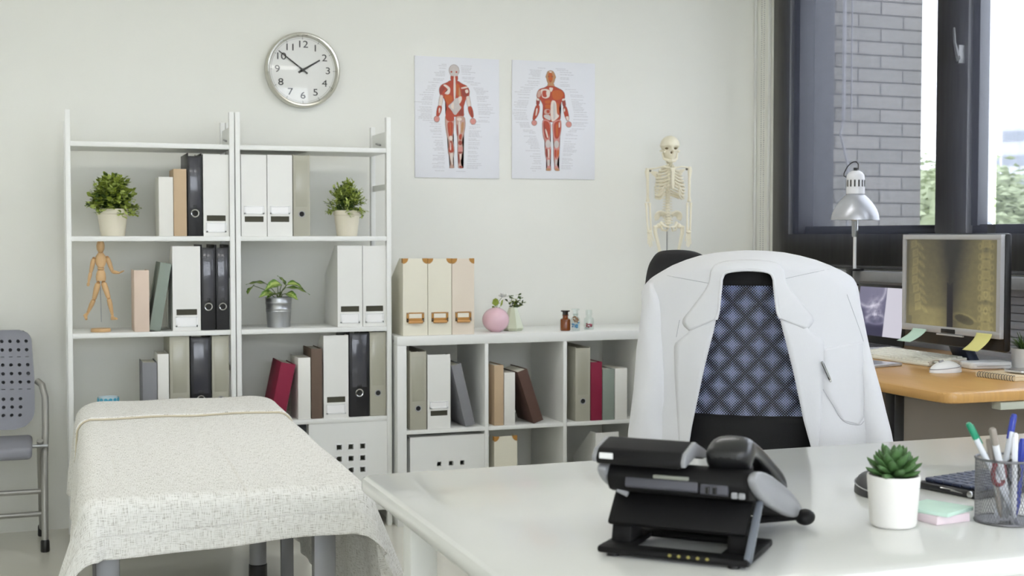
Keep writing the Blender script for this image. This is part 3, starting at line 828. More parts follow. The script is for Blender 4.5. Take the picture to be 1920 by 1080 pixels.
def block(name, z0, z1, ws, ds):
    b = B(); k = len(ws)
    def f(u, v):
        q = v * (k - 1); i = min(k - 2, int(q)); fr = q - i; fr = fr * fr * (3 - 2 * fr)
        a = u * 2 * pi; e = .75
        ca, sa = cos(a), sin(a)
        return Vector((lerp(ws[i], ws[i + 1], fr) * math.copysign(abs(ca) ** e, ca) + mid_x, lerp(ds[i], ds[i + 1], fr) * math.copysign(abs(sa) ** e, sa), lerp(z0, z1, v)))
    V = b.grid(f, 24, 10)
    for j in (0, 10):
        b.bm.faces.new([V[i][j] for i in range(24)])
    bmesh.ops.remove_doubles(b.bm, verts=list(b.bm.verts), dist=1e-6)
    b.obj(name, WOOD, t, fix=True)
mid_x = mp_(189, 500).x
block('chest', mp_(189, 501).z, mp_(189, 475).z, (.0125, .0185, .021, .019, .011), (.012, .014, .016, .014, .009))
B().ball((mid_x, 0, mp_(189, 504).z), (.0135, .012, .0085), n=14).obj('waist_ball', WOOD, t)
block('pelvis', mp_(189, 527).z, mp_(189, 507).z, (.0175, .0185, .017, .013), (.014, .015, .014, .011))
sh_l, el_l, ha_l = mp_(176, 485), mp_(170, 511), mp_(166, 530)
limb('upper_arm', sh_l, el_l, .0085, .0065); limb('forearm', el_l, ha_l, .0065, .0045)
sh_r, el_r, ha_r = mp_(201, 483), mp_(211, 510), mp_(224, 512, -.02)
limb('upper_arm', sh_r, el_r, .0085, .0065); limb('forearm', el_r, ha_r, .0065, .0045)
for a, c in ((ha_l, mp_(165, 537)), (ha_r, mp_(232, 508, -.03))):
    b = B(); b.tube([a, a.lerp(c, .5), c], [.0045, .0062, .0035], 12, flat=.55); b.obj('hand', WOOD, t)
hp_l, kn_l, an_l = mp_(184, 531), mp_(176, 562), mp_(164, 588, .02)
hp_r, kn_r, an_r = mp_(194, 530), mp_(204, 560, -.02), mp_(211, 592, -.01)
limb('thigh', hp_l, kn_l, .0105, .008); limb('shin', kn_l, an_l, .0085, .005)
limb('thigh', hp_r, kn_r, .0105, .008); limb('shin', kn_r, an_r, .0085, .005)
b = B(); b.tube([an_l, mp_(160, 592, .01), mp_(162, 599, -.012)], [.005, .0075, .0045], 12); b.obj('foot', WOOD, t)
b = B(); b.tube([an_r, mp_(211, 597, -.015), mp_(219, 598, -.045)], [.005, .0075, .004], 12); b.obj('foot', WOOD, t)

# ------------------------------------------------------------------ vases and jars on the cube shelf
def on_top(px, py_base):
    q = onZ(px, py_base, KZ); return q
q = on_top(929.5, 622); s = 5.55 / 2450
t = thing('round_vase', 'round pink vase holding a white flower', 'vase', (q.x, q.y, KZ + .0006))
R = 25.5 * s
b = B(); pr = [(0, 0), (.022, 0), (.024, .003)]
for k in range(1, 16):
    a = -1.18 + k * (1.18 + 1.30) / 15; pr.append((R * cos(a), R * .87 + R * .87 * sin(a) / .95))
pr += [(.010, pr[-1][1] + .002), (.009, pr[-1][1] - .006), (0, pr[-1][1] - .02)]
b.lathe(pr, 40); b.obj('bowl', mat('pink_glaze', (224, 188, 198), .18, var=.03, coat=.5), t)
def at_(px, py, dy=0):
    v = onY(px, py, q.y + dy); return v - Vector((q.x, q.y, KZ))
st = B(); lf = B()
top = Vector((0, 0, pr[-3][1]))
for p_ in (at_(929, 565), at_(938, 568), at_(943, 556), at_(924, 577)): st.tube([top - Vector((0, 0, .01)), top.lerp(p_, .5) + Vector((0, 0, .006)), p_], .0011, 5)
for (a, c, wd) in (((929, 575), (928, 560), .75), ((938, 576), (941, 562), .5), ((926, 580), (923, 573), .6), ((934, 579), (937, 575), .9), ((932, 580), (930, 575), .8)):
    A, D = at_(*a), at_(*c); leaf(lf, A, D - A + Vector((0, -.008, 0)), (D - A).length * 1.15, wd, 0)
t = thing('flower', 'white flower with green leaves standing in the round pink vase', 'flower', (q.x, q.y, KZ + .0006))
st.obj('stem', STEM, t); lf.obj('leaf', LEAFA, t)
fl = B(); fc = at_(944, 556)
rnd = random.Random(2)
for k in range(22):
    a = k * 2.4; e = .25 + .9 * k / 22
    d = Vector((cos(a) * cos(e), sin(a) * cos(e), sin(e))); leaf(fl, fc - Vector((0, 0, .006)) + d * .004, d, .022, .8, 0, -.2)
fl.obj('petals', mat('white_petal', (240, 240, 236), .6, sub=.1), t)
q = on_top(967, 621)
t = thing('cone_vase', 'frosted sage glass cone vase with dark green sprigs', 'vase', (q.x, q.y + .035, KZ + .0006))
b = B(); b.lathe([(0, 0), (.040, 0), (.046, .006), (.049, .012), (.046, .024), (.019, .098), (.0185, .1), (.016, .1), (.016, .09), (0, .085)], 8)
b.obj('body', mat('sage_glass', (196, 202, 178), .12, var=.05, coat=.4), t, smooth=20)
q2 = Vector((q.x, q.y + .035, KZ))
def at2(px, py): return onY(px, py, q2.y) - q2
st = B(); lf = B(); top = Vector((0, 0, .09))
for px, py in ((958, 556), (974, 552), (977, 560), (986, 566), (966, 564), (971, 566), (980, 572), (950, 563)):
    e = at2(px, py); st.tube([top, top.lerp(e, .55) + Vector((0, 0, .005)), e], .0009, 5)
    for k in range(9):
        p_ = top.lerp(e, .35 + .65 * k / 8); leaf(lf, p_, Vector((rnd.uniform(-1, 1), rnd.uniform(-1, 1), rnd.uniform(-.2, 1))), rnd.uniform(.013, .021), .8, 0 if rnd.random() < .4 else 1)
t = thing('leafy_sprig', 'dark green leafy sprigs standing in the frosted sage vase', 'sprig', (q.x, q.y + .035, KZ + .0006))
st.obj('stem', STEM, t); lf.obj('foliage', [LEAFA, LEAFD], t, smooth=0)

AMBER = mat('amber_glass', (120, 62, 22), .08, var=.1, coat=.6)
CLEARJ = thin_glass('jar_glass', (244, 248, 247), .2)
def jar(px, pyb, pyt, r, label, m, stop, sm, fill):
    q = on_top(px, pyb); hgt = (onY(px, pyt, q.y).z - KZ)
    t = thing('apothecary_jar', label, 'glass jar', (q.x, q.y, KZ + .0006), group='small glass jars on the cube shelf')
    hb = hgt * .62
    b = B(); b.lathe([(0, .001), (r * .9, 0), (r, .003), (r, hb * .82), (r * .92, hb * .92), (r * .55, hb), (r * .52, hb + hgt * .1), (r * .64, hb + hgt * .12), (r * .64, hb + hgt * .15)], 28)
    b.obj('body', m, t)
    if stop:
        b = B(); b.lathe([(r * .5, hb + hgt * .05), (r * .56, hb + hgt * .15), (r * .56, hb + hgt * .30), (r * .86, hgt - .006), (r * .88, hgt - .003), (r * .86, hgt), (0, hgt)], 28); b.obj('stopper', sm, t)
    else:
        b = B(); b.lathe([(r * .64, hb + hgt * .15), (r * .62, hb + hgt * .36), (r * .6, hgt)], 28); b.obj('neck', sm, t)
    rn = random.Random(int(px))
    for nm, col, z0, z1, cnt in fill:
        for k in range(cnt):
            a = rn.uniform(0, 6.28); rad = rn.uniform(.3, .68) * r; z = lerp(z0, z1, (k + .5) / cnt) * hb + .005
            T = Matrix.Translation((rad * cos(a), rad * sin(a), z)) @ Matrix.Rotation(rn.uniform(0, 3), 4, 'Z') @ Matrix.Rotation(rn.uniform(.8, 2.2), 4, 'X')
            b = B(); b.lathe([(0, -.0062), (.0025, -.0055), (.0036, -.003), (.0036, .003), (.0025, .0055), (0, .0062)], 10, T=T)
            o = b.obj(nm, col, loc=t.location); cn = {'capsule_blue': 'blue', 'capsule_white': 'white', 'capsule_red': 'red', 'capsule_brown': 'brown'}[col.name]
            tag(o, 'tiny %s capsule inside the %s' % (cn, 'clear stoppered jar beside the amber jar' if stop else 'clear open-necked jar nearest the coat'), 'capsule', '%s capsules in the %s jar' % (cn, 'stoppered' if stop else 'open-necked'))
cb, cw, cr, cbr = mat('capsule_blue', (96, 160, 205), .3), mat('capsule_white', (236, 236, 234), .3), mat('capsule_red', (150, 40, 60), .3), mat('capsule_brown', (150, 104, 56), .3)
jar(1060, 620, 582, .0222, 'small amber glass jar with dark stopper on the cube shelf', AMBER, True, mat('dark_stopper', (34, 24, 22), .2, coat=.3), [])
jar(1079, 620, 579, .0195, 'clear stoppered jar of blue, white and brown capsules beside the amber jar', CLEARJ, True, CLEARJ, [('capsule', cw, .02, .12, 5), ('capsule', cb, .12, .50, 12), ('capsule', cw, .3, .55, 4), ('capsule', cbr, .55, .92, 12)])
jar(1104, 618, 581, .0215, 'clear jar of red and white capsules nearest the coat', CLEARJ, False, CLEARJ, [('capsule', cw, .0, .12, 7), ('capsule', cr, .12, .35, 9)])

# ------------------------------------------------------------------ wall clock
cc = onY(568.5, 131, YW - .03)
ck = thing('wall_clock', 'round chrome wall clock with black numerals showing ten to two', 'clock', (cc.x, YW - .002, cc.z))
RC = .159
TY = Matrix.Rotation(pi / 2, 4, 'X')       # lathe axis -> -y
b = B(); b.lathe([(0, 0), (RC * .97, 0), (RC * 1.0, .008), (RC, .022), (RC * .985, .034), (RC * .95, .041), (RC * .915, .040), (RC * .895, .034), (RC * .885, .022), (RC * .87, .018)], 72, T=TY); b.obj('case', mat('clock_chrome', (196, 194, 184), .16, 1.0, var=.02), ck, fix=True)
B().lathe([(0, .018), (RC * .885, .018)], 64, T=TY).obj('dial', mat('dial_white', (234, 234, 230), .5, var=.005), ck, smooth=0)
INK = mat('dial_ink', (28, 28, 28), .5)
for k in range(1, 13):
    a = k * pi / 6; r = RC * .675
    T = Matrix.Translation((r * sin(a), -.0188, r * cos(a))) @ XZ @ Matrix.Diagonal((1.2, 1, 1, 1))
    text_part('numeral', str(k), .041, T, INK, ck)
tk = B()
for k in range(12):
    a = k * pi / 6
    tk.box(-.0008, .0008, -.0187, -.0181, RC * .81, RC * .865, T=Matrix.Rotation(a, 4, 'Y'))
tk.tube([(RC * .84 * sin(i * pi / 36), -.0183, RC * .84 * cos(i * pi / 36)) for i in range(72)], .0004, 4, closed=True)
tk.obj('minute_track', mat('dial_grey_ink', (96, 96, 92), .6), ck, smooth=0)
def hand(nm, ang, L, tail, w_, yy):
    T = Matrix.Rotation(ang, 4, 'Y')
    b = B(); b.prism([(-w_, -tail), (w_, -tail), (w_ * .6, L), (-w_ * .6, L)], yy - .001, yy, 'y', T=T); b.obj(nm, INK, ck, smooth=0)
hand('hour_hand', math.atan2(32, 19.5), .085, .022, .0048, -.0215)
hand('minute_hand', math.atan2(-45.5, 34), .128, .024, .0034, -.0245)
B().lathe([(0, .027), (.006, .027), (.007, .0205), (.007, .019)], 20, T=TY).obj('hub', INK, ck)
B().lathe([(0, .0335), (RC * .5, .033), (RC * .9, .031)], 48, T=TY).obj('glass', thin_glass('clock_glass', (252, 252, 252), .12), ck)
# ------------------------------------------------------------------ anatomy posters
PAPER = mat('poster_paper', (226, 227, 232), .5, var=.006)
PC = {'w': (222, 208, 198), 'l': (196, 160, 146), 'r': (176, 74, 52), 'o': (190, 96, 46), 'd': (150, 68, 56), 'k': (116, 84, 74), 't': (186, 140, 100), 'g': (198, 190, 186), 'p': (206, 142, 134)}
PM = {k: mat('print_' + k, v, .55, var=.10, scale=220) for k, v in PC.items()}
PK = list(PM)
def poster(name, corners, box, figure, texts, label, cap):
    """corners: photo corners TL, BR of the sheet; box: the drawing's frame for the outlines"""
    (ax, ay), (bx_, by_) = corners
    y = YW - .006
    A, D = onY(ax, ay, y), onY(bx_, by_, y)
    W, Hh = D.x - A.x, A.z - D.z
    t = thing('anatomy_poster', label, 'poster', (A.x + W / 2, YW - .001, D.z), group='muscle charts on the back wall')
    B().box(-W / 2, W / 2, -.0055, -.0005, 0, Hh, bev=.0008).obj('sheet', PAPER, t)
    x0, y0, x1, y1 = box
    def mp2(p): return (-W / 2 + (p[0] - x0) / (x1 - x0) * W, (y1 - p[1]) / (y1 - y0) * Hh)
    b = B(); lay = -.0058
    for col, pts in figure:
        if len(pts) == 4 and isinstance(pts[0], (int, float)):
            cx, cy, rx, ry = pts; pts = [(cx + rx * cos(2 * pi * k / 20), cy + ry * sin(2 * pi * k / 20)) for k in range(20)]
        else: pts = rounded(pts)
        lay -= .00003
        P = [mp2(p) for p in pts]
        try: b.face([(p[0], lay, p[1]) for p in P], PK.index(col))
        except ValueError: pass
    bmesh.ops.triangulate(b.bm, faces=list(b.bm.faces))
    b.obj('printed_figure', [PM[k] for k in PK], t, smooth=0)
    rn = random.Random(int(ax)); INKC = mat('caption_ink', (190, 188, 192), .6)
    def line(xa, xb, yy, h=3.6):
        x = xa
        while x < xb - 3:
            wv = min(xb - x, rn.uniform(9, 30)); p, q = mp2((x, yy + h / 2)), mp2((x + wv, yy - h / 2))
            b.face([(p[0], -.0058, p[1]), (q[0], -.0058, p[1]), (q[0], -.0058, q[1]), (p[0], -.0058, q[1])]); x += wv + 3
    for side, prof in texts.items():
        yy = prof[0][0]; b = B()
        while yy < prof[-1][0]:
            e = interp([(p[0], p[1]) for p in prof], yy); L = interp([(p[0], p[2]) for p in prof], yy) * rn.uniform(.55, 1.1)
            if side == 'left': line(e - L, e, yy)
            else: line(e, e + L, yy)
            yy += rn.choice((12, 12, 13, 16, 20, 26))
        b.obj('caption_print', INKC, t, smooth=0)
    b = B(); line(*cap); b.obj('footer_print', INKC, t, smooth=0)
def grow(pts, k):
    n = len(pts); area = sum(pts[i][0] * pts[(i + 1) % n][1] - pts[(i + 1) % n][0] * pts[i][1] for i in range(n))
    sg = 1 if area > 0 else -1; out = []
    for i in range(n):
        a, b, c = Vector(pts[i - 1]), Vector(pts[i]), Vector(pts[(i + 1) % n])
        d1, d2 = (b - a).normalized(), (c - b).normalized()
        m = Vector((d1.y + d2.y, -(d1.x + d2.x)))
        m = m.normalized() if m.length > 1e-4 else Vector((d1.y, -d1.x))
        out.append((b.x + sg * m.x * k, b.y + sg * m.y * k))
    return out
def rounded(pts):
    """soften an outline by cutting its corners twice"""
    for _ in range(2):
        q = []
        for i in range(len(pts)):
            a, b = pts[i], pts[(i + 1) % len(pts)]
            q += [(a[0] * .78 + b[0] * .22, a[1] * .78 + b[1] * .22), (a[0] * .22 + b[0] * .78, a[1] * .22 + b[1] * .78)]
        pts = q
    return pts
def outlined(parts):
    out = []
    for c, p in parts:
        if len(p) == 4 and isinstance(p[0], (int, float)): out.append(('k', (p[0], p[1], p[2] + 2.6, p[3] + 2.6)))
        else: out.append(('k', grow(p, 2.6)))
    return out + parts
back_sil = [
    ('g', (344, 140, 40, 48)), ('r', [(318, 172), (372, 172), (376, 228), (314, 228)]),
    ('r', [(312, 224), (376, 224), (402, 246), (450, 265), (468, 300), (466, 350), (440, 370), (425, 420), (415, 460), (428, 524), (346, 526), (270, 518), (284, 460), (278, 420), (262, 370), (230, 350), (222, 300), (240, 264), (290, 242)]),
    ('w', [(232, 345), (256, 352), (250, 400), (244, 442), (216, 440), (222, 390)]), ('r', [(214, 436), (246, 440), (238, 490), (217, 532), (199, 526), (204, 470)]), ('p', (203, 550, 21, 24)),
    ('w', [(440, 354), (468, 345), (474, 390), (482, 432), (454, 442), (446, 395)]), ('r', [(454, 440), (482, 430), (497, 470), (503, 526), (487, 532), (464, 490)]), ('p', (498, 560, 23, 25)),
    ('l', [(270, 512), (344, 520), (341, 620), (330, 710), (340, 770), (345, 820), (332, 880), (336, 935), (346, 956), (300, 959), (318, 928), (306, 870), (292, 815), (300, 740), (284, 680), (273, 600)]),
    ('l', [(354, 522), (428, 516), (436, 590), (420, 680), (404, 730), (416, 790), (410, 850), (394, 900), (402, 935), (424, 957), (374, 959), (380, 920), (372, 850), (372, 790), (376, 730), (362, 650), (358, 580)])]
back_fig = outlined(back_sil) + [
    ('r', (322, 152, 7, 8)), ('r', (363, 152, 7, 8)), ('g', (343, 176, 34, 12)),
    ('w', [(340, 182), (353, 182), (358, 300), (352, 390), (342, 390), (338, 300)]),
    ('w', [(250, 264), (276, 258), (314, 286), (310, 330), (292, 346), (262, 334), (290, 312), (288, 290)]),
    ('d', [(224, 300), (244, 272), (276, 292), (250, 320), (236, 345), (226, 345)]),
    ('o', [(258, 348), (322, 345), (336, 385), (304, 428), (286, 420)]),
    ('o', [(360, 240), (392, 262), (386, 330), (372, 360), (360, 330)]), ('t', [(382, 270), (392, 290), (400, 360), (390, 400), (380, 350)]),
    ('d', [(400, 300), (450, 285), (466, 330), (440, 362), (410, 352)]), ('w', [(396, 282), (452, 266), (460, 280), (404, 292)]), ('w', [(430, 300), (455, 290), (462, 318), (440, 330)]), ('w', [(374, 362), (404, 350), (408, 380), (388, 420), (374, 400)]),
    ('g', [(346, 378), (378, 364), (386, 430), (406, 446), (380, 480), (350, 522), (314, 462), (290, 440), (334, 402)]), ('w', [(316, 420), (340, 400), (342, 470), (320, 455)]),
    ('d', [(386, 470), (412, 458), (420, 500), (400, 522), (378, 505)]), ('r', [(276, 462), (312, 464), (346, 528), (338, 566), (300, 570), (272, 545)]), ('w', (386, 546, 20, 14)),
    ('r', [(286, 572), (336, 568), (334, 640), (326, 700), (312, 716), (300, 690), (292, 640)]), ('o', [(306, 576), (314, 576), (318, 690), (310, 690)]),
    ('w', [(376, 566), (394, 560), (394, 650), (380, 690)]), ('t', [(400, 572), (424, 566), (418, 640), (400, 676)]), ('d', [(364, 590), (374, 590), (378, 680), (368, 690)]), ('r', [(380, 680), (408, 664), (402, 720), (384, 716)]),
    ('w', (316, 706, 14, 20)), ('r', [(308, 730), (326, 730), (338, 790), (340, 820), (318, 830), (296, 822), (302, 780)]), ('w', [(312, 740), (318, 740), (318, 810), (308, 806)]),
    ('w', [(304, 834), (340, 828), (330, 890), (334, 930), (322, 930)]), ('d', (392, 744, 16, 20)), ('p', [(378, 776), (414, 776), (412, 818), (374, 820)]), ('d', [(374, 820), (412, 818), (408, 832), (376, 836)]),
    ('d', [(374, 836), (384, 836), (388, 900), (382, 930), (376, 890)]), ('w', [(386, 838), (402, 836), (396, 884), (388, 890)]), ('w', [(216, 470), (226, 450), (232, 470), (222, 510)]), ('d', [(476, 470), (486, 462), (494, 510), (486, 520)]), ('d', [(384, 935), (404, 938), (420, 955), (384, 956)])]
front_sil = [
    ('t', [(322, 150), (330, 126), (352, 116), (376, 124), (388, 150), (396, 172), (388, 186), (384, 212), (366, 238), (340, 236), (326, 210), (322, 186), (314, 172)]), ('t', [(332, 222), (380, 222), (386, 258), (328, 258)]),
    ('r', [(328, 246), (384, 246), (410, 266), (446, 276), (468, 306), (470, 350), (446, 365), (428, 410), (424, 460), (440, 530), (362, 556), (286, 528), (296, 460), (294, 410), (270, 362), (240, 345), (248, 300), (266, 276), (308, 264)]),
    ('d', [(240, 348), (268, 360), (262, 410), (238, 416)]), ('r', [(236, 412), (266, 412), (262, 470), (244, 510), (222, 540), (208, 536), (218, 480)]), ('p', (222, 562, 20, 22)),
    ('d', [(444, 362), (470, 348), (480, 412), (456, 420)]), ('r', [(454, 418), (482, 412), (498, 470), (506, 530), (488, 540), (466, 490)]), ('p', (502, 566, 22, 24)),
    ('p', [(286, 520), (356, 548), (354, 640), (346, 720), (356, 770), (356, 830), (346, 900), (358, 950), (354, 962), (314, 962), (330, 930), (322, 880), (308, 800), (314, 740), (290, 660)]),
    ('p', [(366, 548), (438, 520), (442, 600), (424, 700), (426, 770), (424, 830), (404, 890), (412, 930), (432, 962), (386, 962), (388, 900), (378, 820), (384, 740), (374, 650)])]
front_fig = outlined(front_sil) + [
    ('o', [(330, 150), (350, 128), (372, 150), (370, 200), (352, 224), (336, 200)]), ('k', (338, 168, 7, 4)), ('k', (366, 168, 7, 4)), ('k', (352, 206, 9, 3)), ('w', [(340, 124), (366, 124), (360, 136), (346, 136)]),
    ('o', [(366, 290), (400, 278), (446, 284), (462, 320), (440, 352), (404, 368), (372, 352), (364, 320)]), ('w', [(270, 280), (318, 272), (352, 286), (346, 340), (316, 356), (284, 346), (280, 310)]), ('r', [(284, 290), (316, 284), (332, 310), (318, 348), (286, 340)]), ('w', [(316, 296), (336, 292), (338, 330), (322, 336)]), ('l', [(248, 300), (268, 282), (282, 310), (264, 352), (244, 344)]),
    ('w', [(338, 260), (376, 260), (366, 290), (356, 300), (348, 290)]), ('w', [(356, 364), (400, 372), (404, 480), (428, 496), (392, 536), (364, 552), (352, 500)]), ('g', [(372, 380), (392, 384), (394, 520), (374, 540)]), ('o', [(404, 378), (422, 400), (420, 476), (404, 482)]),
    ('o', [(306, 372), (352, 364), (352, 396), (306, 398)]), ('o', [(308, 404), (352, 402), (352, 438), (308, 438)]), ('l', [(304, 444), (350, 444), (352, 486), (300, 486)]), ('g', [(298, 490), (352, 490), (356, 544), (300, 516)]), ('r', [(318, 450), (346, 448), (346, 476), (322, 478)]),
    ('r', [(294, 536), (344, 552), (352, 640), (336, 700), (310, 690), (296, 620)]), ('d', [(292, 560), (306, 560), (322, 690), (308, 680)]), ('w', [(306, 610), (318, 612), (338, 684), (326, 690)]), ('r', [(380, 556), (430, 530), (438, 600), (420, 690), (388, 690), (378, 620)]), ('o', [(396, 570), (412, 560), (416, 670), (398, 676)]), ('w', [(420, 552), (428, 548), (430, 590), (420, 600)]),
    ('g', (334, 736, 22, 34)), ('g', (402, 738, 20, 32)), ('d', [(312, 778), (328, 776), (332, 840), (318, 856)]), ('w', [(330, 778), (344, 778), (348, 850), (336, 860)]), ('r', [(346, 780), (354, 784), (352, 840), (344, 880)]), ('r', [(384, 784), (404, 780), (400, 856), (388, 850)]), ('o', [(406, 782), (422, 784), (420, 830), (404, 856)]),
    ('g', [(324, 870), (348, 866), (346, 920), (330, 925)]), ('g', [(388, 868), (410, 862), (406, 920), (392, 925)]), ('t', [(320, 944), (352, 940), (352, 960), (316, 960)]), ('t', [(390, 940), (414, 940), (428, 960), (390, 960)]),
    ('w', [(240, 352), (262, 358), (262, 376), (240, 374)]), ('w', [(446, 352), (468, 348), (470, 364), (446, 370)]), ('w', [(236, 440), (250, 436), (244, 490), (230, 510)]), ('w', [(460, 430), (472, 436), (470, 460), (458, 460)]), ('w', [(474, 500), (500, 496), (502, 530), (488, 536)])]
poster('back', ((777.5, 104), (936, 335)), (28, 30, 715, 1040), back_fig,
       {'left': [(92, 285, 60), (220, 262, 110), (262, 205, 70), (350, 178, 120), (400, 166, 150), (545, 166, 120), (590, 235, 90), (720, 250, 100), (830, 265, 90), (985, 268, 110)],
        'right': [(98, 398, 95), (220, 412, 120), (260, 490, 90), (320, 525, 110), (545, 548, 130), (600, 466, 90), (700, 462, 100), (830, 455, 100), (960, 445, 130)]},
       'poster of a muscle figure seen from behind, with a pale skull', (360, 435, 984))
poster('front', ((960, 112), (1115, 337)), (45, 42, 718, 1032), front_fig,
       {'left': [(100, 312, 80), (125, 275, 110), (240, 265, 100), (290, 195, 120), (480, 158, 110), (600, 190, 100), (640, 232, 90), (760, 265, 110), (960, 285, 90)],
        'right': [(100, 392, 90), (130, 430, 120), (250, 432, 90), (290, 510, 100), (480, 545, 110), (600, 530, 120), (640, 480, 90), (760, 460, 100), (950, 440, 110)]},
       'poster of a muscle figure seen from the front, with an orange face', (205, 235, 966))

# ------------------------------------------------------------------ skeleton model
BONE = mat('bone', (232, 226, 204), .5, var=.03, scale=50)
BONED = mat('bone_hollow', (120, 108, 84), .8)
ys = YK + .17
kc = onY(1254, 600, ys)
sk = thing('skeleton_model', 'small cream anatomical skeleton standing on the cube shelf', 'skeleton', (kc.x, ys, KZ + .0006), rz=-radians(14))
ca_ = cos(radians(14))
def q_(px, py, y=0.0):
    v = onY(px, py, ys); return Vector(((v.x - kc.x) / ca_, y, v.z - KZ))
sc_ = q_(1264, 400).x - q_(1254, 400).x      # 10 px
def bone(name, pts, r, n=10): b = B(); b.tube(pts, r, n); return b.obj(name, BONE, sk)
# skull: one sculpted surface
b = B()
zc = q_(1254, 278).z; rw = 1.58 * sc_
def skull(u, v):
    a = u * 2 * pi; e = (v - .5) * pi
    x, y, z = cos(a) * cos(e), -sin(a) * cos(e), sin(e)
    X, Y, Z = x * rw, y * rw * 1.22, z * rw * 1.05
    if z < 0:
        k = min(1, -z / .75)
        X *= 1 - .38 * k; Z *= 1 + .95 * k * (1 if y < .2 else .25)
        if y < 0: Y *= 1 - .15 * k
        else: Y *= 1 - .55 * k
    if y < -.3:
        for sx in (-1, 1):
            dd = hypot((X - sx * rw * .42) / (rw * .30), (Z + rw * .28) / (rw * .22))
            if dd < 1: Y += (1 - dd * dd) * rw * .55
        dd = hypot(X / (rw * .17), (Z + rw * .72) / (rw * .20))
        if dd < 1: Y += (1 - dd * dd) * rw * .45
        if abs(Z + rw * 1.30) < rw * .05: Y += rw * .10
        for sx in (-1, 1):
            dd = hypot((X - sx * rw * .72) / (rw * .26), (Z + rw * .62) / (rw * .16))
            if dd < 1: Y -= (1 - dd * dd) * rw * .12
    if y > -.5:
        dd = hypot((Z + rw * .3) / (rw * .3), (y + .25) / .3)
        if dd < 1: X *= 1 - .13 * (1 - dd * dd)
    return Vector((X, Y - .004, zc + rw * .22 + Z))
b.grid(skull, 56, 46); bmesh.ops.remove_doubles(b.bm, verts=list(b.bm.verts), dist=1e-5)
b.obj('skull', BONE, sk, smooth=70, fix=True)
for sx in (-1, 1):
    b = B(); b.ball((sx * rw * .42, -rw * .62, zc - rw * .07), (rw * .21, rw * .16, rw * .14), n=12); b.obj('eye_socket', BONED, sk)
    b = B(); b.tube([(sx * rw * .98, -rw * .1, zc - rw * .3), (sx * rw * .93, -rw * .45, zc - rw * .32), (sx * rw * .70, -rw * .85, zc - rw * .42)], [.004, .004, .005], 8); b.obj('cheekbone', BONE, sk)
B().ball((0, -rw * .80, zc - rw * .52), (rw * .12, rw * .12, rw * .13), n=10).obj('nose_cavity', BONED, sk)
b = B(); jz = q_(1254, 300).z
b.tube([(-rw * .78, -rw * .1, zc - rw * .5), (-rw * .66, -rw * .35, jz + .004), (-rw * .3, -rw * .85, jz - .006), (0, -rw * 1.0, jz - .006), (rw * .3, -rw * .85, jz - .006), (rw * .66, -rw * .35, jz + .004), (rw * .78, -rw * .1, zc - rw * .5)], [.004, .006, .0075, .008, .0075, .006, .004], 10)
b.obj('jaw', BONE, sk)
# spine
z0, z1 = q_(1252, 418).z, q_(1254, 300).z
for k in range(24):
    u = k / 23; z = lerp(z0, z1, u); yy = .022 + .012 * sin(u * 5.2)
    r = lerp(.0125, .0075, u)
    b = B(); b.lathe([(0, -.006), (r, -.0055), (r * .82, 0), (r, .0055), (0, .006)], 14, c=(0, yy, z))
    b.tube([(-r * 1.9, yy + .006, z), (r * 1.9, yy + .006, z)], .0028, 6); b.tube([(0, yy + .008, z), (0, yy + .024, z - .006)], .0026, 6)
    b.obj('vertebra', BONE, sk)
# ribs: true ribs to the breastbone, two floating pairs
zt, zb_ = q_(1254, 315).z, q_(1254, 366).z
for k in range(12):
    zr = lerp(zt + .012, zb_ + .004, k / 11)
    wv = interp([(0, .034), (2, .056), (6, .067), (9, .064), (11, .046)], k) ; dp = interp([(0, .03), (5, .05), (9, .046), (11, .03)], k)
    end = 1.0 if k < 7 else (.86 if k < 10 else .55)
    drop = interp([(0, .012), (5, .030), (9, .046), (11, .02)], k)
    for s in (-1, 1):
        pts = []
        for i in range(15):
            a = (i / 14) * end * pi
            x = s * wv * sin(a) ** .8 if a < pi * .5 else s * lerp(wv * sin(a) ** .8, .012 if k < 7 else .03, max(0, (a / pi - .55) / .45) if k < 10 else 0)
            y = .03 - dp * (1 - cos(a)); z = zr - drop * sin(min(a, pi * .72) * .72) + (max(0, a / pi - .7) * (.05 if k < 7 else .17 if k < 10 else 0))
            pts.append((x, y + .01, z))
        b = B(); b.tube(pts, .0034, 7, flat=1.25); b.obj('rib', BONE, sk)
b = B(); sz0, sz1 = q_(1254, 350).z, q_(1254, 316).z
b.prism([(-.004, sz0 - .012), (.004, sz0 - .012), (.007, sz0 + .006), (.007, sz1 - .02), (.012, sz1), (-.012, sz1), (-.007, sz1 - .02), (-.007, sz0 + .006)], -.072, -.064, 'y', bev=.0015); b.obj('breastbone', BONE, sk)
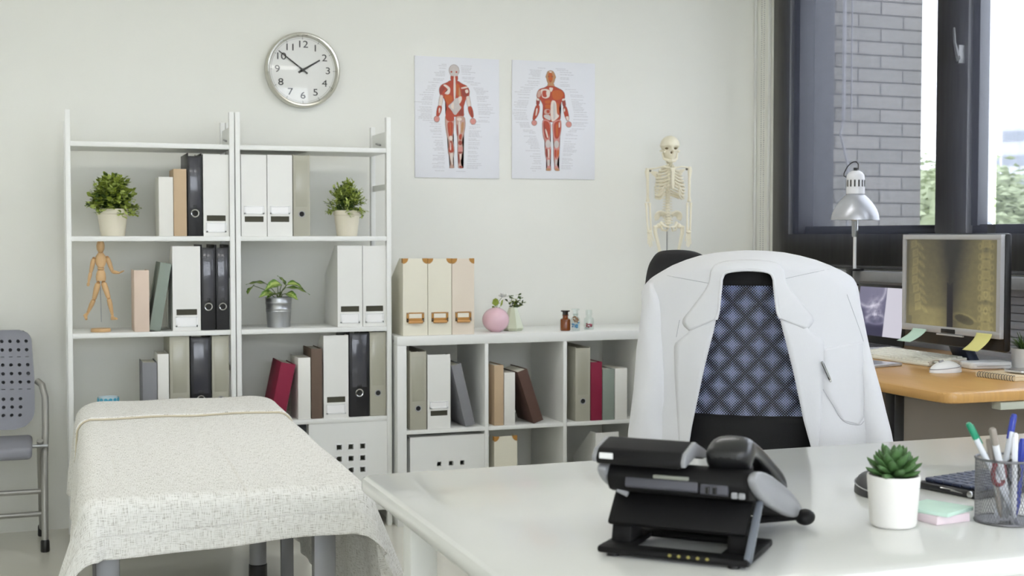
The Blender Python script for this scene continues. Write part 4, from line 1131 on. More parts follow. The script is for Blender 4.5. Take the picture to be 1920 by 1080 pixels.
for s, cx_, sy in ((-1, 1218.5, 318), (1, 1288.5, 316)):
    shp = q_(cx_, sy, .0)
    bone('collarbone', [(s * .010, -.062, sz1 - .002), (s * .04, -.055, sz1 + .005), (shp.x * .72, -.02, shp.z + .004), (shp.x * .92, .0, shp.z + .002)], [.004, .0035, .0035, .0045])
    b = B(); b.prism([(s * .028, shp.z - .01), (shp.x * .93, shp.z), (s * .058, shp.z - .03), (s * .034, shp.z - .075)], .034, .040, 'y', bev=.0015); b.obj('shoulder_blade', BONE, sk, fix=True)
    elb, wri = q_(1219.5 if s < 0 else 1288.5, 379, .006), q_(1221 if s < 0 else 1286, 433, -.012)
    bone('upper_arm_bone', [shp + Vector((0, 0, .006)), shp + Vector((s * .002, 0, -.012)), shp.lerp(elb, .3), shp.lerp(elb, .85), elb + Vector((0, 0, .004)), elb], [.008, .0105, .0062, .0060, .0098, .008])
    B().ball((shp.x - s * .012, 0, shp.z - .004), .006, n=10).obj('shoulder_screw', mat('dark_steel', (96, 94, 90), .4, .8), sk)
    for o in (-.0075, .0075):
        bone('forearm_bone', [elb + Vector((o, 0, -.004)), elb.lerp(wri, .2) + Vector((o * 1.1, 0, 0)), elb.lerp(wri, .8) + Vector((o, 0, 0)), wri + Vector((o * .8, 0, .002))], [.0068, .0045, .004, .006])
    B().ball(wri + Vector((0, 0, -.006)), (.0125, .008, .009), n=12).obj('wrist_bones', BONE, sk)
    for f in range(5):
        sp = (f - 2) * .0052
        L = (.036, .058, .064, .060, .05)[f if s > 0 else 4 - f]
        base_ = wri + Vector((sp * .7, 0, -.010)); tip = base_ + Vector((sp * .55 - s * .004, -.008, -L))
        b = B()
        for i in range(3):
            a_, c_ = base_.lerp(tip, (0, .5, .76)[i]), base_.lerp(tip, (.48, .74, 1)[i])
            b.tube([a_, a_.lerp(c_, .5), c_], [.0031, .0021, .0027], 6)
        b.obj('finger', BONE, sk)
# pelvis
pz = q_(1254, 412).z
for s in (-1, 1):
    b = B()
    def wing(u, v):
        a = lerp(-.35, 2.5, u)
        r = lerp(.012, .034 + .004 * sin(a * 2), v)
        return Vector((s * (.030 + cos(a) * r * .95), .022 - .030 * v * sin(a * .5 + .3) + .006, pz + .006 + sin(a) * r * .95))
    b.grid(wing, 16, 6); o = b.obj('hip_bone', BONE, sk, smooth=60)
    md = o.modifiers.new('thick', 'SOLIDIFY'); md.thickness = .006; md.offset = 0
    bone('pubic_arch', [(s * .036, .012, pz - .014), (s * .024, -.012, pz - .030), (s * .006, -.022, pz - .034), (s * .014, -.006, pz - .050), (s * .030, .008, pz - .046), (s * .038, .012, pz - .018)], [.008, .005, .006, .0045, .006, .007])
    hip, kne, ank = Vector((s * .046, .008, pz - .028)), Vector((s * .036, .0, .245)), Vector((s * .032, .02, .035))
    B().ball(hip, .0115, n=14).obj('hip_joint', BONE, sk)
    bone('thigh_bone', [hip, hip + Vector((s * .016, 0, -.006)), hip + Vector((s * .016, 0, -.03)), hip.lerp(kne, .5) + Vector((s * .004, -.004, 0)), kne + Vector((0, 0, .02)), kne], [.008, .0115, .0085, .0068, .0105, .0125])
    bone('shin_bone', [kne + Vector((0, 0, -.006)), kne + Vector((0, 0, -.02)), kne.lerp(ank, .5), ank + Vector((0, 0, .01)), ank], [.012, .009, .006, .007, .0085])
    bone('calf_bone', [kne + Vector((s * .012, .008, -.014)), kne.lerp(ank, .5) + Vector((s * .011, .006, 0)), ank + Vector((s * .010, .004, 0))], [.004, .003, .0045])
    b = B(); b.tube([ank + Vector((0, .018, -.016)), ank + Vector((0, 0, -.014)), ank + Vector((0, -.03, -.022)), ank + Vector((s * .004, -.06, -.026))], [.010, .011, .009, .006], 10, flat=.8)
    for f in range(5): b.tube([ank + Vector((s * .004 + (f - 2) * .005, -.055, -.026)), ank + Vector((s * .004 + (f - 2) * .0065, -.082 + abs(f - 1.5) * .003, -.030))], [.003, .0025], 6)
    b.obj('foot_bones', BONE, sk)
B().prism([(-.018, pz + .012), (.018, pz + .012), (.010, pz - .018), (0, pz - .034), (-.010, pz - .018)], .026, .036, 'y', bev=.002).obj('sacrum', BONE, sk)
bone_ = B(); bone_.tube([(0, .045, .01), (0, .045, pz - .01), (0, .036, pz + .01)], .0028, 10); bone_.obj('stand_rod', STEEL, sk)
B().lathe([(0, 0), (.085, 0), (.088, .004), (.085, .009), (.012, .011), (.008, .03), (0, .03)], 36, c=(0, .045, 0)).obj('stand_base', WPLAST, sk)
# ------------------------------------------------------------------ office chair with coat
DK = 3.10; AK = radians(30.6)
KX, KY = DK * sin(AK), DK * cos(AK)
def kp(px, py, v=0.0):
    """point on the chair's back plane (shifted v metres away from the camera), in chair coordinates"""
    d = ray(px, py); nrm = Vector((sin(AK), cos(AK), 0))
    tt = (DK + v) / (d.x * nrm.x + d.y * nrm.y)
    P = Vector((d.x * tt, d.y * tt, EYE + d.z * tt)) - Vector((KX, KY, 0))
    return Vector((P.x * cos(AK) - P.y * sin(AK), P.x * sin(AK) + P.y * cos(AK), P.z))
MESHM = bpy.data.materials.new('chair_mesh'); MESHM.use_nodes = True
n, l = MESHM.node_tree.nodes, MESHM.node_tree.links
pbs = n['Principled BSDF']; pbs.inputs['Base Color'].default_value = rgb((12, 12, 15)); pbs.inputs['Roughness'].default_value = .6
tc = n.new('ShaderNodeTexCoord'); sx_ = n.new('ShaderNodeSeparateXYZ'); l.new(tc.outputs['Object'], sx_.inputs[0])
X_, Z_ = sx_.outputs['X'], sx_.outputs['Z']
def frac_tri(v, per, off=0.0):
    a = math_node(n, l, 'MULTIPLY', v, 1 / per); a = math_node(n, l, 'ADD', a, off); a = math_node(n, l, 'FRACT', a)
    a = math_node(n, l, 'SUBTRACT', a, .5); return math_node(n, l, 'ABSOLUTE', a)
# big diamonds
dm = math_node(n, l, 'ADD', frac_tri(X_, .062), frac_tri(Z_, .066))          # 0..1, 0 and 1 at diamond centres
dm = math_node(n, l, 'ABSOLUTE', math_node(n, l, 'SUBTRACT', dm, .5))          # 0 on the diamond edge .5 at centres
# fine staggered holes
ph, pv = .0064, .0064
def hole(ox):
    a = math_node(n, l, 'MULTIPLY', frac_tri(X_, ph, ox), 1.0); b_ = math_node(n, l, 'MULTIPLY', frac_tri(Z_, pv, ox), 1.35)
    return math_node(n, l, 'SQRT', math_node(n, l, 'ADD', math_node(n, l, 'MULTIPLY', a, a), math_node(n, l, 'MULTIPLY', b_, b_)))
hh = math_node(n, l, 'MINIMUM', hole(0.0), hole(.5))
# hole radius grows towards the diamond centre; thin concentric lines near the edge
rad = math_node(n, l, 'MINIMUM', math_node(n, l, 'ADD', math_node(n, l, 'MULTIPLY', dm, .62), .17), .41)
al = math_node(n, l, 'LESS_THAN', hh, rad)
tr = n.new('ShaderNodeBsdfTransparent'); mx = n.new('ShaderNodeMixShader')
l.new(al, mx.inputs[0]); l.new(pbs.outputs[0], mx.inputs[1]); l.new(tr.outputs[0], mx.inputs[2])
l.new(mx.outputs[0], n['Material Output'].inputs[0])
KNIT = mat('black_knit', (16, 16, 18), .75, var=.1, bump=.4, bscale=700)

oc = thing('office_chair', 'black mesh-back office chair behind the white desk, wearing the white coat', 'chair', (KX, KY, 0), rz=-AK, group='black office chairs')
ztop, zb1, zb0 = kp(1402, 509).z, kp(1402, 786).z, .60
zt1 = kp(1402, 533).z
def backf(z0, z1, off=0.0):
    def f(u, v):
        z = lerp(z0, z1, v); x = lerp(-1, 1, u) * interp([(.6, .20), (.85, .20), (ztop - .08, .165), (ztop - .02, .15), (ztop + .005, .125), (ztop + .015, .10)], z)
        return Vector((x, .022 + off + 1.2 * x * x, z))
    return f
b = B(); b.grid(backf(zb1, zt1), 40, 30); b.obj('mesh_back', MESHM, oc, smooth=60)
for z0, z1, nm in ((zt1 - .004, ztop + .015, 'top_band'), (zb0, zb1 + .004, 'lower_band')):
    b = B(); b.grid(backf(z0, z1), 40, 10); o = b.obj(nm, KNIT, oc, smooth=60)
    md = o.modifiers.new('thick', 'SOLIDIFY'); md.thickness = .014; md.offset = 0
fr = B(); f0 = backf(zb0, ztop + .015)
fr.tube([f0(0, v / 40) for v in range(41)] + [f0(u / 14, 1) for u in range(1, 14)] + [f0(1, 1 - v / 40) for v in range(41)] + [f0(1 - u / 14, 0) for u in range(1, 14)], .011, 10, closed=True)
fr.obj('back_frame', BLACKP, oc)
B().tube([(0, .05, .62), (0, .10, .50), (0, .03, .40), (0, -.18, .40)], [.03, .035, .035, .03], 12).obj('back_support', BLACKP, oc)
b = B(); b.box(-.25, .25, -.50, -.02, .42, .50, bev=.03, seg=4); b.obj('seat', KNIT, oc)
B().tube([(0, -.26, .43), (0, -.26, .25)], .028, 16).tube([(0, -.26, .25), (0, -.26, .08)], .04, 16).obj('gas_column', mat('dark_metal', (52, 52, 54), .4, .6), oc)
for k in range(5):
    a = k * 2 * pi / 5 + .3; e = Vector((.30 * cos(a), -.26 + .30 * sin(a), .075))
    B().tube([(0, -.26, .11), (.15 * cos(a), -.26 + .15 * sin(a), .105), e], [.035, .028, .02], 10).obj('base_leg', BLACKP, oc)
    w = B(); w.lathe([(0, -.022), (.026, -.022), (.0285, -.016), (.0285, .016), (.026, .022), (0, .022)], 20, T=Matrix.Translation((e.x, e.y, .0295)) @ Matrix.Rotation(a + pi / 2, 4, 'Z') @ Matrix.Rotation(pi / 2, 4, 'Y')); w.tube([(e.x, e.y, .075), (e.x, e.y, .05)], .008, 8); w.obj('caster', BLACKP, oc)

# ---------------------------------------------------------------- the coat
COTTON = mat('white_cotton', (231, 231, 234), .85, var=.006, bump=.12, bscale=500, stretch=(1, 1, .25))
SEAM = mat('cotton_seam', (186, 186, 192), .9)
n, l = COTTON.node_tree.nodes, COTTON.node_tree.links
tl = n.new('ShaderNodeBsdfTranslucent'); tl.inputs[0].default_value = rgb((226, 228, 236)); mx = n.new('ShaderNodeMixShader'); mx.inputs[0].default_value = .15
l.new(n['Principled BSDF'].outputs[0], mx.inputs[1]); l.new(tl.outputs[0], mx.inputs[2]); l.new(mx.outputs[0], n['Material Output'].inputs[0])
BACK_GLOW = mat('coat_back_blue_glow', (218, 225, 250), .85, var=.006, bump=.12, bscale=500)  # blue window glow tinted into the back; same cotton as the front
n, l = BACK_GLOW.node_tree.nodes, BACK_GLOW.node_tree.links
tl = n.new('ShaderNodeBsdfTranslucent'); tl.inputs[0].default_value = rgb((228, 236, 255)); mx = n.new('ShaderNodeMixShader'); mx.inputs[0].default_value = .62
l.new(n['Principled BSDF'].outputs[0], mx.inputs[1]); l.new(tl.outputs[0], mx.inputs[2]); l.new(mx.outputs[0], n['Material Output'].inputs[0])
coat = thing('lab_coat', 'white lab coat with wide lapels hung on the office chair back', 'coat', (KX, KY, 0), rz=-AK)
topc = [(1165, 560), (1203, 543), (1209, 534), (1222, 521), (1240, 510), (1260, 498.5), (1286, 488), (1312, 480), (1345, 474), (1380, 471), (1410, 470), (1440, 471), (1470, 474), (1500, 480), (1530, 488), (1556, 498), (1580, 509), (1598, 520), (1607, 533), (1612, 548), (1660, 560)]
outL = [(470, 1402), (471, 1380), (474, 1345), (480, 1312), (488, 1286), (498.5, 1260), (510, 1240), (521, 1222), (534, 1209), (543, 1204), (560, 1203), (640, 1212), (840, 1240), (1100, 1250)]
outR = [(470, 1404), (471, 1440), (474, 1470), (480, 1500), (488, 1530), (498, 1556), (509, 1580), (520, 1598), (533, 1606), (548, 1610), (580, 1614), (630, 1622), (720, 1624), (840, 1627), (1100, 1640)]
inL = [(505.9, 1403), (506, 1394), (508, 1372), (511, 1362), (518, 1355), (530, 1352), (570, 1349), (600, 1343), (680, 1323), (795, 1298), (840, 1291), (1100, 1250)]
inR = [(505.9, 1403), (506, 1412), (508, 1434), (511, 1444), (518, 1450), (530, 1452), (570, 1455), (600, 1463), (700, 1488), (790, 1508), (840, 1521), (1100, 1575)]
def prof_y(x): return 1.55 * x * x
def surf(px, py, off=0.0):
    """front of the coat seen at photo row/column, wrapped over the chair"""
    q = kp(px, py); yt = interp(topc, px)
    e = max(0.0, min(1.0, (py - yt) / 30.0)); roll = sqrt(max(0, 1 - (1 - e) ** 2))
    fold = .0045 * sin(q.x * 46 + q.z * 5) * min(1, max(0, (py - 600) / 200)) + .003 * sin(q.x * 21 - q.z * 17)
    v = lerp(.055, -.035, roll) + prof_y(q.x) + fold * roll - off
    return kp(px, py, v)
rows = [470.2, 470.8, 472, 474, 477, 480, 484, 488, 493, 498, 504, 505.9, 506, 508, 511, 514, 518, 523, 530, 538, 548, 560, 575, 595, 620, 650, 685, 720, 760, 800, 840, 880, 920, 960, 1000, 1040, 1080]
b = B(); ring = []
NS = 14
for py in rows:
    L0, L1, R0, R1 = interp(outL, py), interp(inL, py), interp(inR, py), interp(outR, py)
    row = [surf(lerp(L1, L0, (i / NS) ** .9), py) for i in range(NS + 1)]
    A, D = row[-1], surf(R1, py)
    yb_ = lerp(.06, .105, min(1, (py - 470) / 60))
    for i in range(1, 48):
        u = i / 48; x = lerp(A.x, D.x, u); z = lerp(A.z, D.z, u)
        yy = lerp(A.y, D.y, u); bulge = sin(pi * u) ** .45
        row.append(Vector((x, max(yy, lerp(yy, yb_ + prof_y(x) * .8 + min(1, max(0, (py - 500) / 60)) * (.011 * sin(x * 88 + z * 3) + .006 * sin(x * 150 - z * 4)), bulge)), z)))
    row += [surf(lerp(R1, R0, (i / NS) ** 1.1), py) for i in range(NS + 1)]
    ring.append([b.bm.verts.new(p) for p in row])
for A, D in zip(ring, ring[1:]):
    for i in range(len(A) - 1):
        b.bm.faces.new((A[i], A[i + 1], D[i + 1], D[i])).material_index = 1 if NS < i < NS + 47 else 0
bmesh.ops.remove_doubles(b.bm, verts=list(b.bm.verts), dist=2e-4)
o = b.obj('coat_body', [COTTON, BACK_GLOW], coat, smooth=75, fix=True)
md = o.modifiers.new('thick', 'SOLIDIFY'); md.thickness = .002; md.offset = 0
# sleeves
def sleeve(out, inn, y0s, dyv):
    b = B(); rr_ = []
    for py in [533, 536, 542, 552, 566, 590, 620, 660, 700, 740, 780, 820, 860, 900, 940, 980]:
        a, c = interp(out, py), interp(inn, py)
        P, Q = kp(a, py), kp(c, py); w_ = abs(Q.x - P.x) / 2; cxm = (P.x + Q.x) / 2
        cy = prof_y(.235) + y0s; dep = min(.062, w_ * 1.25) * min(1, (py - 520) / 25)
        sgn = -1 if P.x < Q.x else 1
        ln = []
        for i in range(28):
            t_ = 2 * pi * i / 28
            fl = .0035 * sin(t_ * 3 + py * .035) + .002 * sin(t_ * 5 - py * .05)
            ln.append(b.bm.verts.new(Vector((cxm + (w_ + fl * .3) * cos(t_), cy + dyv * (py - 520) / 500 + (dep + fl) * sin(t_), (P.z + Q.z) / 2))))
        rr_.append(ln)
    for A, D in zip(rr_, rr_[1:]):
        for i in range(28): b.bm.faces.new((A[i], A[(i + 1) % 28], D[(i + 1) % 28], D[i]))
    b.bm.faces.new(rr_[0])
    o = b.obj('sleeve', COTTON, coat, smooth=75, fix=True)
    return o
sleeve([(528, 1212), (534, 1206), (545, 1202), (560, 1199), (575, 1197), (640, 1190), (720, 1182), (812, 1172), (980, 1158)], [(528, 1222), (545, 1240), (575, 1256), (812, 1266), (980, 1270)], .0, .02)
sleeve([(528, 1603), (534, 1606), (545, 1611), (575, 1618), (640, 1633), (720, 1653), (825, 1680), (980, 1712)], [(528, 1596), (545, 1584), (575, 1580), (640, 1588), (825, 1612), (980, 1622)], .0, .02)
def band(name, A, D, offA, offD, nu=6, nv=40, thick=.0012, m=COTTON):
    """fabric strip between two photo outlines lying on the coat front"""
    def res(P, t):
        ds = [0]
        for p, q in zip(P, P[1:]): ds.append(ds[-1] + hypot(q[0] - p[0], q[1] - p[1]))
        s = t * ds[-1]
        for i in range(len(P) - 1):
            if s <= ds[i + 1] or i == len(P) - 2:
                k = (s - ds[i]) / max(1e-6, ds[i + 1] - ds[i]); return (lerp(P[i][0], P[i + 1][0], k), lerp(P[i][1], P[i + 1][1], k))
    b = B()
    def f(u, v):
        p, q = res(A, v), res(D, v)
        return surf(lerp(p[0], q[0], u), lerp(p[1], q[1], u), lerp(offA, offD, u ** .6))
    b.grid(f, nu, nv); o = b.obj(name, m, coat, smooth=60)
    md = o.modifiers.new('thick', 'SOLIDIFY'); md.thickness = thick; md.offset = 0
    return o
band('lapel', [(1297, 610), (1293, 622), (1280, 632), (1264, 645), (1265, 700), (1270, 780), (1274, 840), (1280, 960)], [(1343, 598), (1338, 622), (1332, 645), (1326, 668), (1318, 700), (1299, 790), (1290, 840), (1270, 960)], .0025, .006)
band('lapel', [(1512, 606), (1516, 620), (1530, 628), (1545, 638), (1544, 700), (1540, 780), (1534, 840), (1530, 960)], [(1463, 598), (1468, 622), (1475, 645), (1480, 668), (1488, 700), (1507, 790), (1521, 840), (1545, 960)], .0025, .006)
def smooth_pts(P, k=6):
    out = []
    for i in range(len(P) - 1):
        p0, p1, p2, p3 = P[max(0, i - 1)], P[i], P[i + 1], P[min(len(P) - 1, i + 2)]
        for j in range(k):
            t_ = j / k
            out.append(tuple(.5 * (2 * p1[c] + (p2[c] - p0[c]) * t_ + (2 * p0[c] - 5 * p1[c] + 4 * p2[c] - p3[c]) * t_ ** 2 + (3 * p1[c] - p0[c] - 3 * p2[c] + p3[c]) * t_ ** 3) for c in (0, 1)))
    return out + [P[-1]]
col_out = [(1293, 621), (1279, 603), (1300, 574), (1328, 534), (1333, 508), (1350, 492), (1402, 487), (1454, 492), (1471, 508), (1476, 534), (1504, 570), (1526, 598), (1513, 619)]
col_in = [(1343, 599), (1347, 585), (1349, 565), (1352, 535), (1354, 521), (1364, 510), (1402, 506), (1440, 510), (1450, 521), (1452, 535), (1455, 565), (1458, 585), (1463, 597)]
band('collar', smooth_pts(col_out, 5), smooth_pts(col_in, 5), .0016, .009, nu=8, nv=60, thick=.0014)
rim = B(); rim.tube([surf(p[0], p[1], .009) for p in smooth_pts(col_in, 4)], .0035, 8); rim.obj('collar_roll', COTTON, coat)
def seam(pts, off=.0014, r=.0007):
    b = B(); b.tube([surf(p[0], p[1], off) for p in smooth_pts(pts, 5)], r, 5); b.obj('seam', SEAM, coat)
seam([(1251, 517), (1290, 524), (1328, 531)]); seam([(1470, 523), (1510, 514), (1560, 504)])
seam([(1274, 600), (1268, 632)]); seam([(1207, 556), (1212, 600), (1216, 660), (1220, 740)])
band('breast_pocket', [(1541, 655), (1541, 700), (1543, 730), (1560, 757), (1581, 789)], [(1617, 640), (1619, 690), (1620, 740), (1621, 780), (1610, 797)], .0014, .0014, thick=.0012)
seam([(1543, 730), (1560, 757), (1581, 789), (1610, 797), (1620, 790)], .0036)
seam([(1588, 552), (1612, 618), (1619, 640)], .0016)
# pen clipped in the pocket
pq = surf(1546, 684, .008)
pen = thing('pen', 'silver pen clipped to the breast pocket of the lab coat', 'pen', (KX + pq.x * cos(AK) + pq.y * sin(AK), KY - pq.x * sin(AK) + pq.y * cos(AK), pq.z), rz=-AK)
pe = surf(1558, 716, .010) - pq; ps = surf(1541, 678, .010) - pq
B().tube([ps, ps.lerp(pe, .1), ps.lerp(pe, .85), pe], [.003, .0035, .0035, .002], 10).obj('barrel', CHROME, pen)
B().tube([ps + Vector((0, -.005, .001)), ps.lerp(pe, .75) + Vector((0, -.006, 0))], .0014, 6).obj('clip', STEEL, pen)
B().ball(ps.lerp(pe, .95) + Vector((0, -.004, 0)), .003, n=10).obj('clip_ball', CHROME, pen)

# ------------------------------------------------------------------ second chair
c2 = Vector((1.83, 3.54, 0))
t = thing('office_chair', 'black chair with a rounded back turned to the wooden desk', 'chair', c2, rz=-pi / 2 + .12, group='black office chairs')
zt = onY(1250, 467, c2.y).z
b = B()
def bk2(u, v):
    a = u * 2 * pi; ca, sa = cos(a), sin(a); e = .62
    x = .205 * math.copysign(abs(ca) ** e, ca) * v; z = .29 * math.copysign(abs(sa) ** e, sa) * v
    return Vector((x, -.02 + .9 * x * x - .03 * (1 - v * v), zt - .29 + z))
b.grid(bk2, 44, 8); bmesh.ops.remove_doubles(b.bm, verts=list(b.bm.verts), dist=1e-5)
o = b.obj('backrest', mat('black_fabric', (22, 22, 26), .8, var=.1, bump=.3, bscale=600), t, smooth=60)
md = o.modifiers.new('thick', 'SOLIDIFY'); md.thickness = .05; md.offset = 0
md = o.modifiers.new('round', 'SUBSURF'); md.levels = 1; md.render_levels = 1
B().tube([(0, -.02, zt - .5), (0, -.04, .5), (0, .03, .41), (0, .2, .41)], .03, 12).obj('back_support', BLACKP, t)
B().box(-.24, .24, .04, .50, .42, .50, bev=.03, seg=4).obj('seat', MATS['black_fabric'], t)
B().tube([(0, .26, .43), (0, .26, .25)], .028, 16).tube([(0, .26, .25), (0, .26, .08)], .04, 16).obj('gas_column', MATS['dark_metal'], t)
for k in range(5):
    a = k * 2 * pi / 5; e = Vector((.30 * cos(a), .26 + .30 * sin(a), .075))
    B().tube([(0, .26, .11), (.15 * cos(a), .26 + .15 * sin(a), .105), e], [.035, .028, .02], 10).obj('base_leg', BLACKP, t)
    w = B(); w.lathe([(0, -.022), (.026, -.022), (.0285, -.016), (.0285, .016), (.026, .022), (0, .022)], 20, T=Matrix.Translation((e.x, e.y, .0295)) @ Matrix.Rotation(a + pi / 2, 4, 'Z') @ Matrix.Rotation(pi / 2, 4, 'Y')); w.tube([(e.x, e.y, .075), (e.x, e.y, .05)], .008, 8); w.obj('caster', BLACKP, t)

# ------------------------------------------------------------------ grey folding chair at the wall
GPL = mat('grey_plastic', (140, 141, 150), .5, var=.03)
GTU = mat('grey_tube', (164, 163, 158), .35, .5, var=.03)
yc = 5.16
fx = onY(85, 1047, yc).x
cxm = fx - .235
t = thing('folding_chair', 'grey plastic folding chair with a perforated back beside the treatment bed', 'chair', (cxm, yc, 0))
xr = .205; yb2 = .17
def zz_(py): return onY(50, py, yc + yb2).z
ztp, zbt = zz_(619), zz_(803)
L = []
pxs = [onY(p, 680, yc + yb2).x - cxm for p in (5.5, 21.5, 37.5, 53.5)]
sp = pxs[1] - pxs[0]
cols = [pxs[0] + sp * k for k in range(-9, 4) if pxs[0] + sp * k > -.17]
for rw_ in (640, 656, 684, 700, 716, 747, 762, 777):
    for c in cols: 
        if rw_ > 740 and c > pxs[2] + .001: continue
        L.append((c, zz_(rw_), .0068, .0068, 12, .0035))
for rw_ in (669, 729):
    for c in cols: L.append((c, zz_(rw_), .0065, .0012, 4, .002))
mz = (ztp + zbt) / 2; hz_ = (ztp - zbt) / 2
def bend(x, y, z):
    s = (z - mz) / hz_; dz = min(ztp - z, z - zbt); rc = .045 if s > 0 else .075
    mxx_ = xr if dz > rc else xr - rc + sqrt(max(0, rc * rc - (rc - dz) ** 2))
    return (x * mxx_ / xr * (1 - .05 * max(0, s)), yb2 + y + .02 * (1 - (x / xr) ** 2) + .02 * s, z)
b = B()
b.grid(lambda u, v: Vector(bend(lerp(-xr, xr, u) * .985, .014, lerp(zbt + .004, ztp - .004, v))), 12, 40); b.obj('dark_backing', mat('backing_dark_grey', (70, 71, 76), .6), t, smooth=40)  # added sheet, painted dark so the holes look shaded
b = B(); b.perf(-xr, xr, zbt, ztp, -.008, .008, L, fn=bend); b.obj('backrest', GPL, t, smooth=40)
zs2 = onY(40, 838, yc + .02).z
b = B(); b.box(-.195, .195, -.16, .19, zs2 - .022, zs2 + .022, bev=.016, seg=3); b.obj('seat', GPL, t)
for s in (-1, 1):
    b = B(); b.tube([(s * .215, yb2 + .01, zz_(716)), (s * .232, yb2 - .01, zz_(722)), (s * .243, yb2 - .03, zz_(745)), (s * .243, yb2 - .06, zz_(800)), (s * .237, .02, .35), (s * .235, -.005, .035)], .0125, 12)
    b.obj('front_leg', GTU, t)
    b = B(); b.tube([(s * .222, .02, zs2 + .02), (s * .222, .10, zs2 - .1), (s * .225, .27, .03)], .0115, 12); b.obj('rear_leg', GTU, t)
    for yy, xx in ((-.005, .235), (.275, .225)):
        B().lathe([(0, 0), (.015, 0), (.017, .004), (.016, .04), (.0125, .046)], 16, c=(s * xx, yy, 0)).obj('rubber_foot', BLACKP, t)
    B().tube([(s * .19, .02, zs2), (s * .25, .02, zs2)], .007, 10).obj('pivot_bolt', STEEL, t)
for z, y in ((onY(50, 922, yc + .03).z, .025), (onY(50, 965, yc + .16).z, .16)):
    B().tube([(-.232, y, z), (.232, y, z)], .010, 10).obj('cross_bar', GTU, t)
# ------------------------------------------------------------------ treatment bed and sheet
BZ, HW, HL = .58, .336, .905
BC, BR_ = Vector((.4373, 3.965, 0)), -radians(1.6)
PAD = mat('grey_vinyl', (92, 92, 96), .45, var=.04)
BLEG = mat('grey_leg', (138, 138, 140), .4, .3, var=.03)
t = thing('treatment_bed', 'grey-legged treatment bed under the cream woven sheet', 'bed', BC, rz=BR_)
b = B(); b.prism([(x, y) for x, y in ((HW - .008, -HL + .02),)] + [(sx * (HW - .008 - .13 + .13 * cos(a)), HL + .03 - .13 + .13 * sin(a)) if sx > 0 else (-(HW - .008 - .13) - .13 * sin(a), HL + .03 - .13 + .13 * cos(a)) for sx in (1, -1) for a in [pi / 2 * i / 8 for i in range(9)]] + [(-HW + .008, -HL + .02)], BZ - .085, BZ - .006, 'z', bev=.02); b.obj('pad', PAD, t, smooth=40)
B().box(-HW + .04, HW - .04, -HL + .05, HL, BZ - .12, BZ - .086, bev=.006).obj('frame', BLEG, t)
for x, y in ((-.275, -.79), (.235, -.79), (-.275, .60)):
    B().box(x - .027, x + .027, y - .02, y + .02, .012, BZ - .12, bev=.004).obj('leg', BLEG, t)
    B().box(x - .029, x + .029, y - .022, y + .022, 0, .02, bev=.003).obj('rubber_foot', BLACKP, t)
lx, ly = .19, .13
B().tube([(lx, ly, .12), (lx, ly, BZ - .12)], .0265, 20).obj('leg', BLEG, t)
B().lathe([(0, 0), (.03, 0), (.031, .01), (.0285, .153), (.0265, .155), (0, .155)], 20, c=(lx, ly, 0)).obj('rubber_foot', BLACKP, t)
bx, by = .30, .26
b = B(); b.box(bx - .02, bx + .02, by - .012, by + .012, 0, BZ - .12, bev=.002); b.obj('leg', BLEG, t)
B().tube([(bx + .005, by + .02, .17), (bx + .07, by + .02, BZ - .12)], .008, 8).obj('leg_brace', BLEG, t)
B().tube([(bx - .022, by - .02, .22), (bx - .034, by - .02, .22)], .009, 10).obj('lock_knob', BLACKP, t)

SHEET = bpy.data.materials.new('woven_sheet'); SHEET.use_nodes = True
n, l = SHEET.node_tree.nodes, SHEET.node_tree.links
pbs = n['Principled BSDF']; pbs.inputs['Roughness'].default_value = .9
uvn = n.new('ShaderNodeUVMap')
def wnoise(sx, sy, sc):
    mp = n.new('ShaderNodeMapping'); mp.inputs['Scale'].default_value = (sx, sy, 1); l.new(uvn.outputs[0], mp.inputs[0])
    z = n.new('ShaderNodeTexNoise'); z.inputs['Scale'].default_value = sc; z.inputs['Detail'].default_value = 2; l.new(mp.outputs[0], z.inputs['Vector']); return z.outputs['Fac']
wa, wb = wnoise(1, .07, 620), wnoise(.07, 1, 620)
wv = math_node(n, l, 'ADD', wa, wb)
sl = wnoise(1, .01, 38); sl2 = wnoise(.01, 1, 30)
slub = math_node(n, l, 'MAXIMUM', sl, sl2)
cr = n.new('ShaderNodeValToRGB'); cr.color_ramp.elements[0].position = .72; cr.color_ramp.elements[0].color = rgb((174, 170, 161)); cr.color_ramp.elements[1].position = 1.12; cr.color_ramp.elements[1].color = rgb((234, 233, 229))
l.new(math_node(n, l, 'MULTIPLY', wv, 1.0), cr.inputs[0])
c2_ = n.new('ShaderNodeValToRGB'); c2_.color_ramp.elements[0].position = .66; c2_.color_ramp.elements[0].color = (1, 1, 1, 1); c2_.color_ramp.elements[1].position = .74; c2_.color_ramp.elements[1].color = (.95, .94, .92, 1)
l.new(slub, c2_.inputs[0])
mxx = n.new('ShaderNodeMix'); mxx.data_type = 'RGBA'; mxx.blend_type = 'MULTIPLY'; mxx.inputs['Factor'].default_value = 1
l.new(cr.outputs[0], mxx.inputs['A']); l.new(c2_.outputs[0], mxx.inputs['B']); l.new(mxx.outputs['Result'], pbs.inputs['Base Color'])
bp = n.new('ShaderNodeBump'); bp.inputs['Strength'].default_value = .5; bp.inputs['Distance'].default_value = .002; l.new(wv, bp.inputs['Height']); l.new(bp.outputs[0], pbs.inputs['Normal'])
sheet = thing('bed_sheet', 'cream woven sheet draped over the treatment bed', 'sheet', BC, rz=BR_)
Ll, Lr = .245, .43
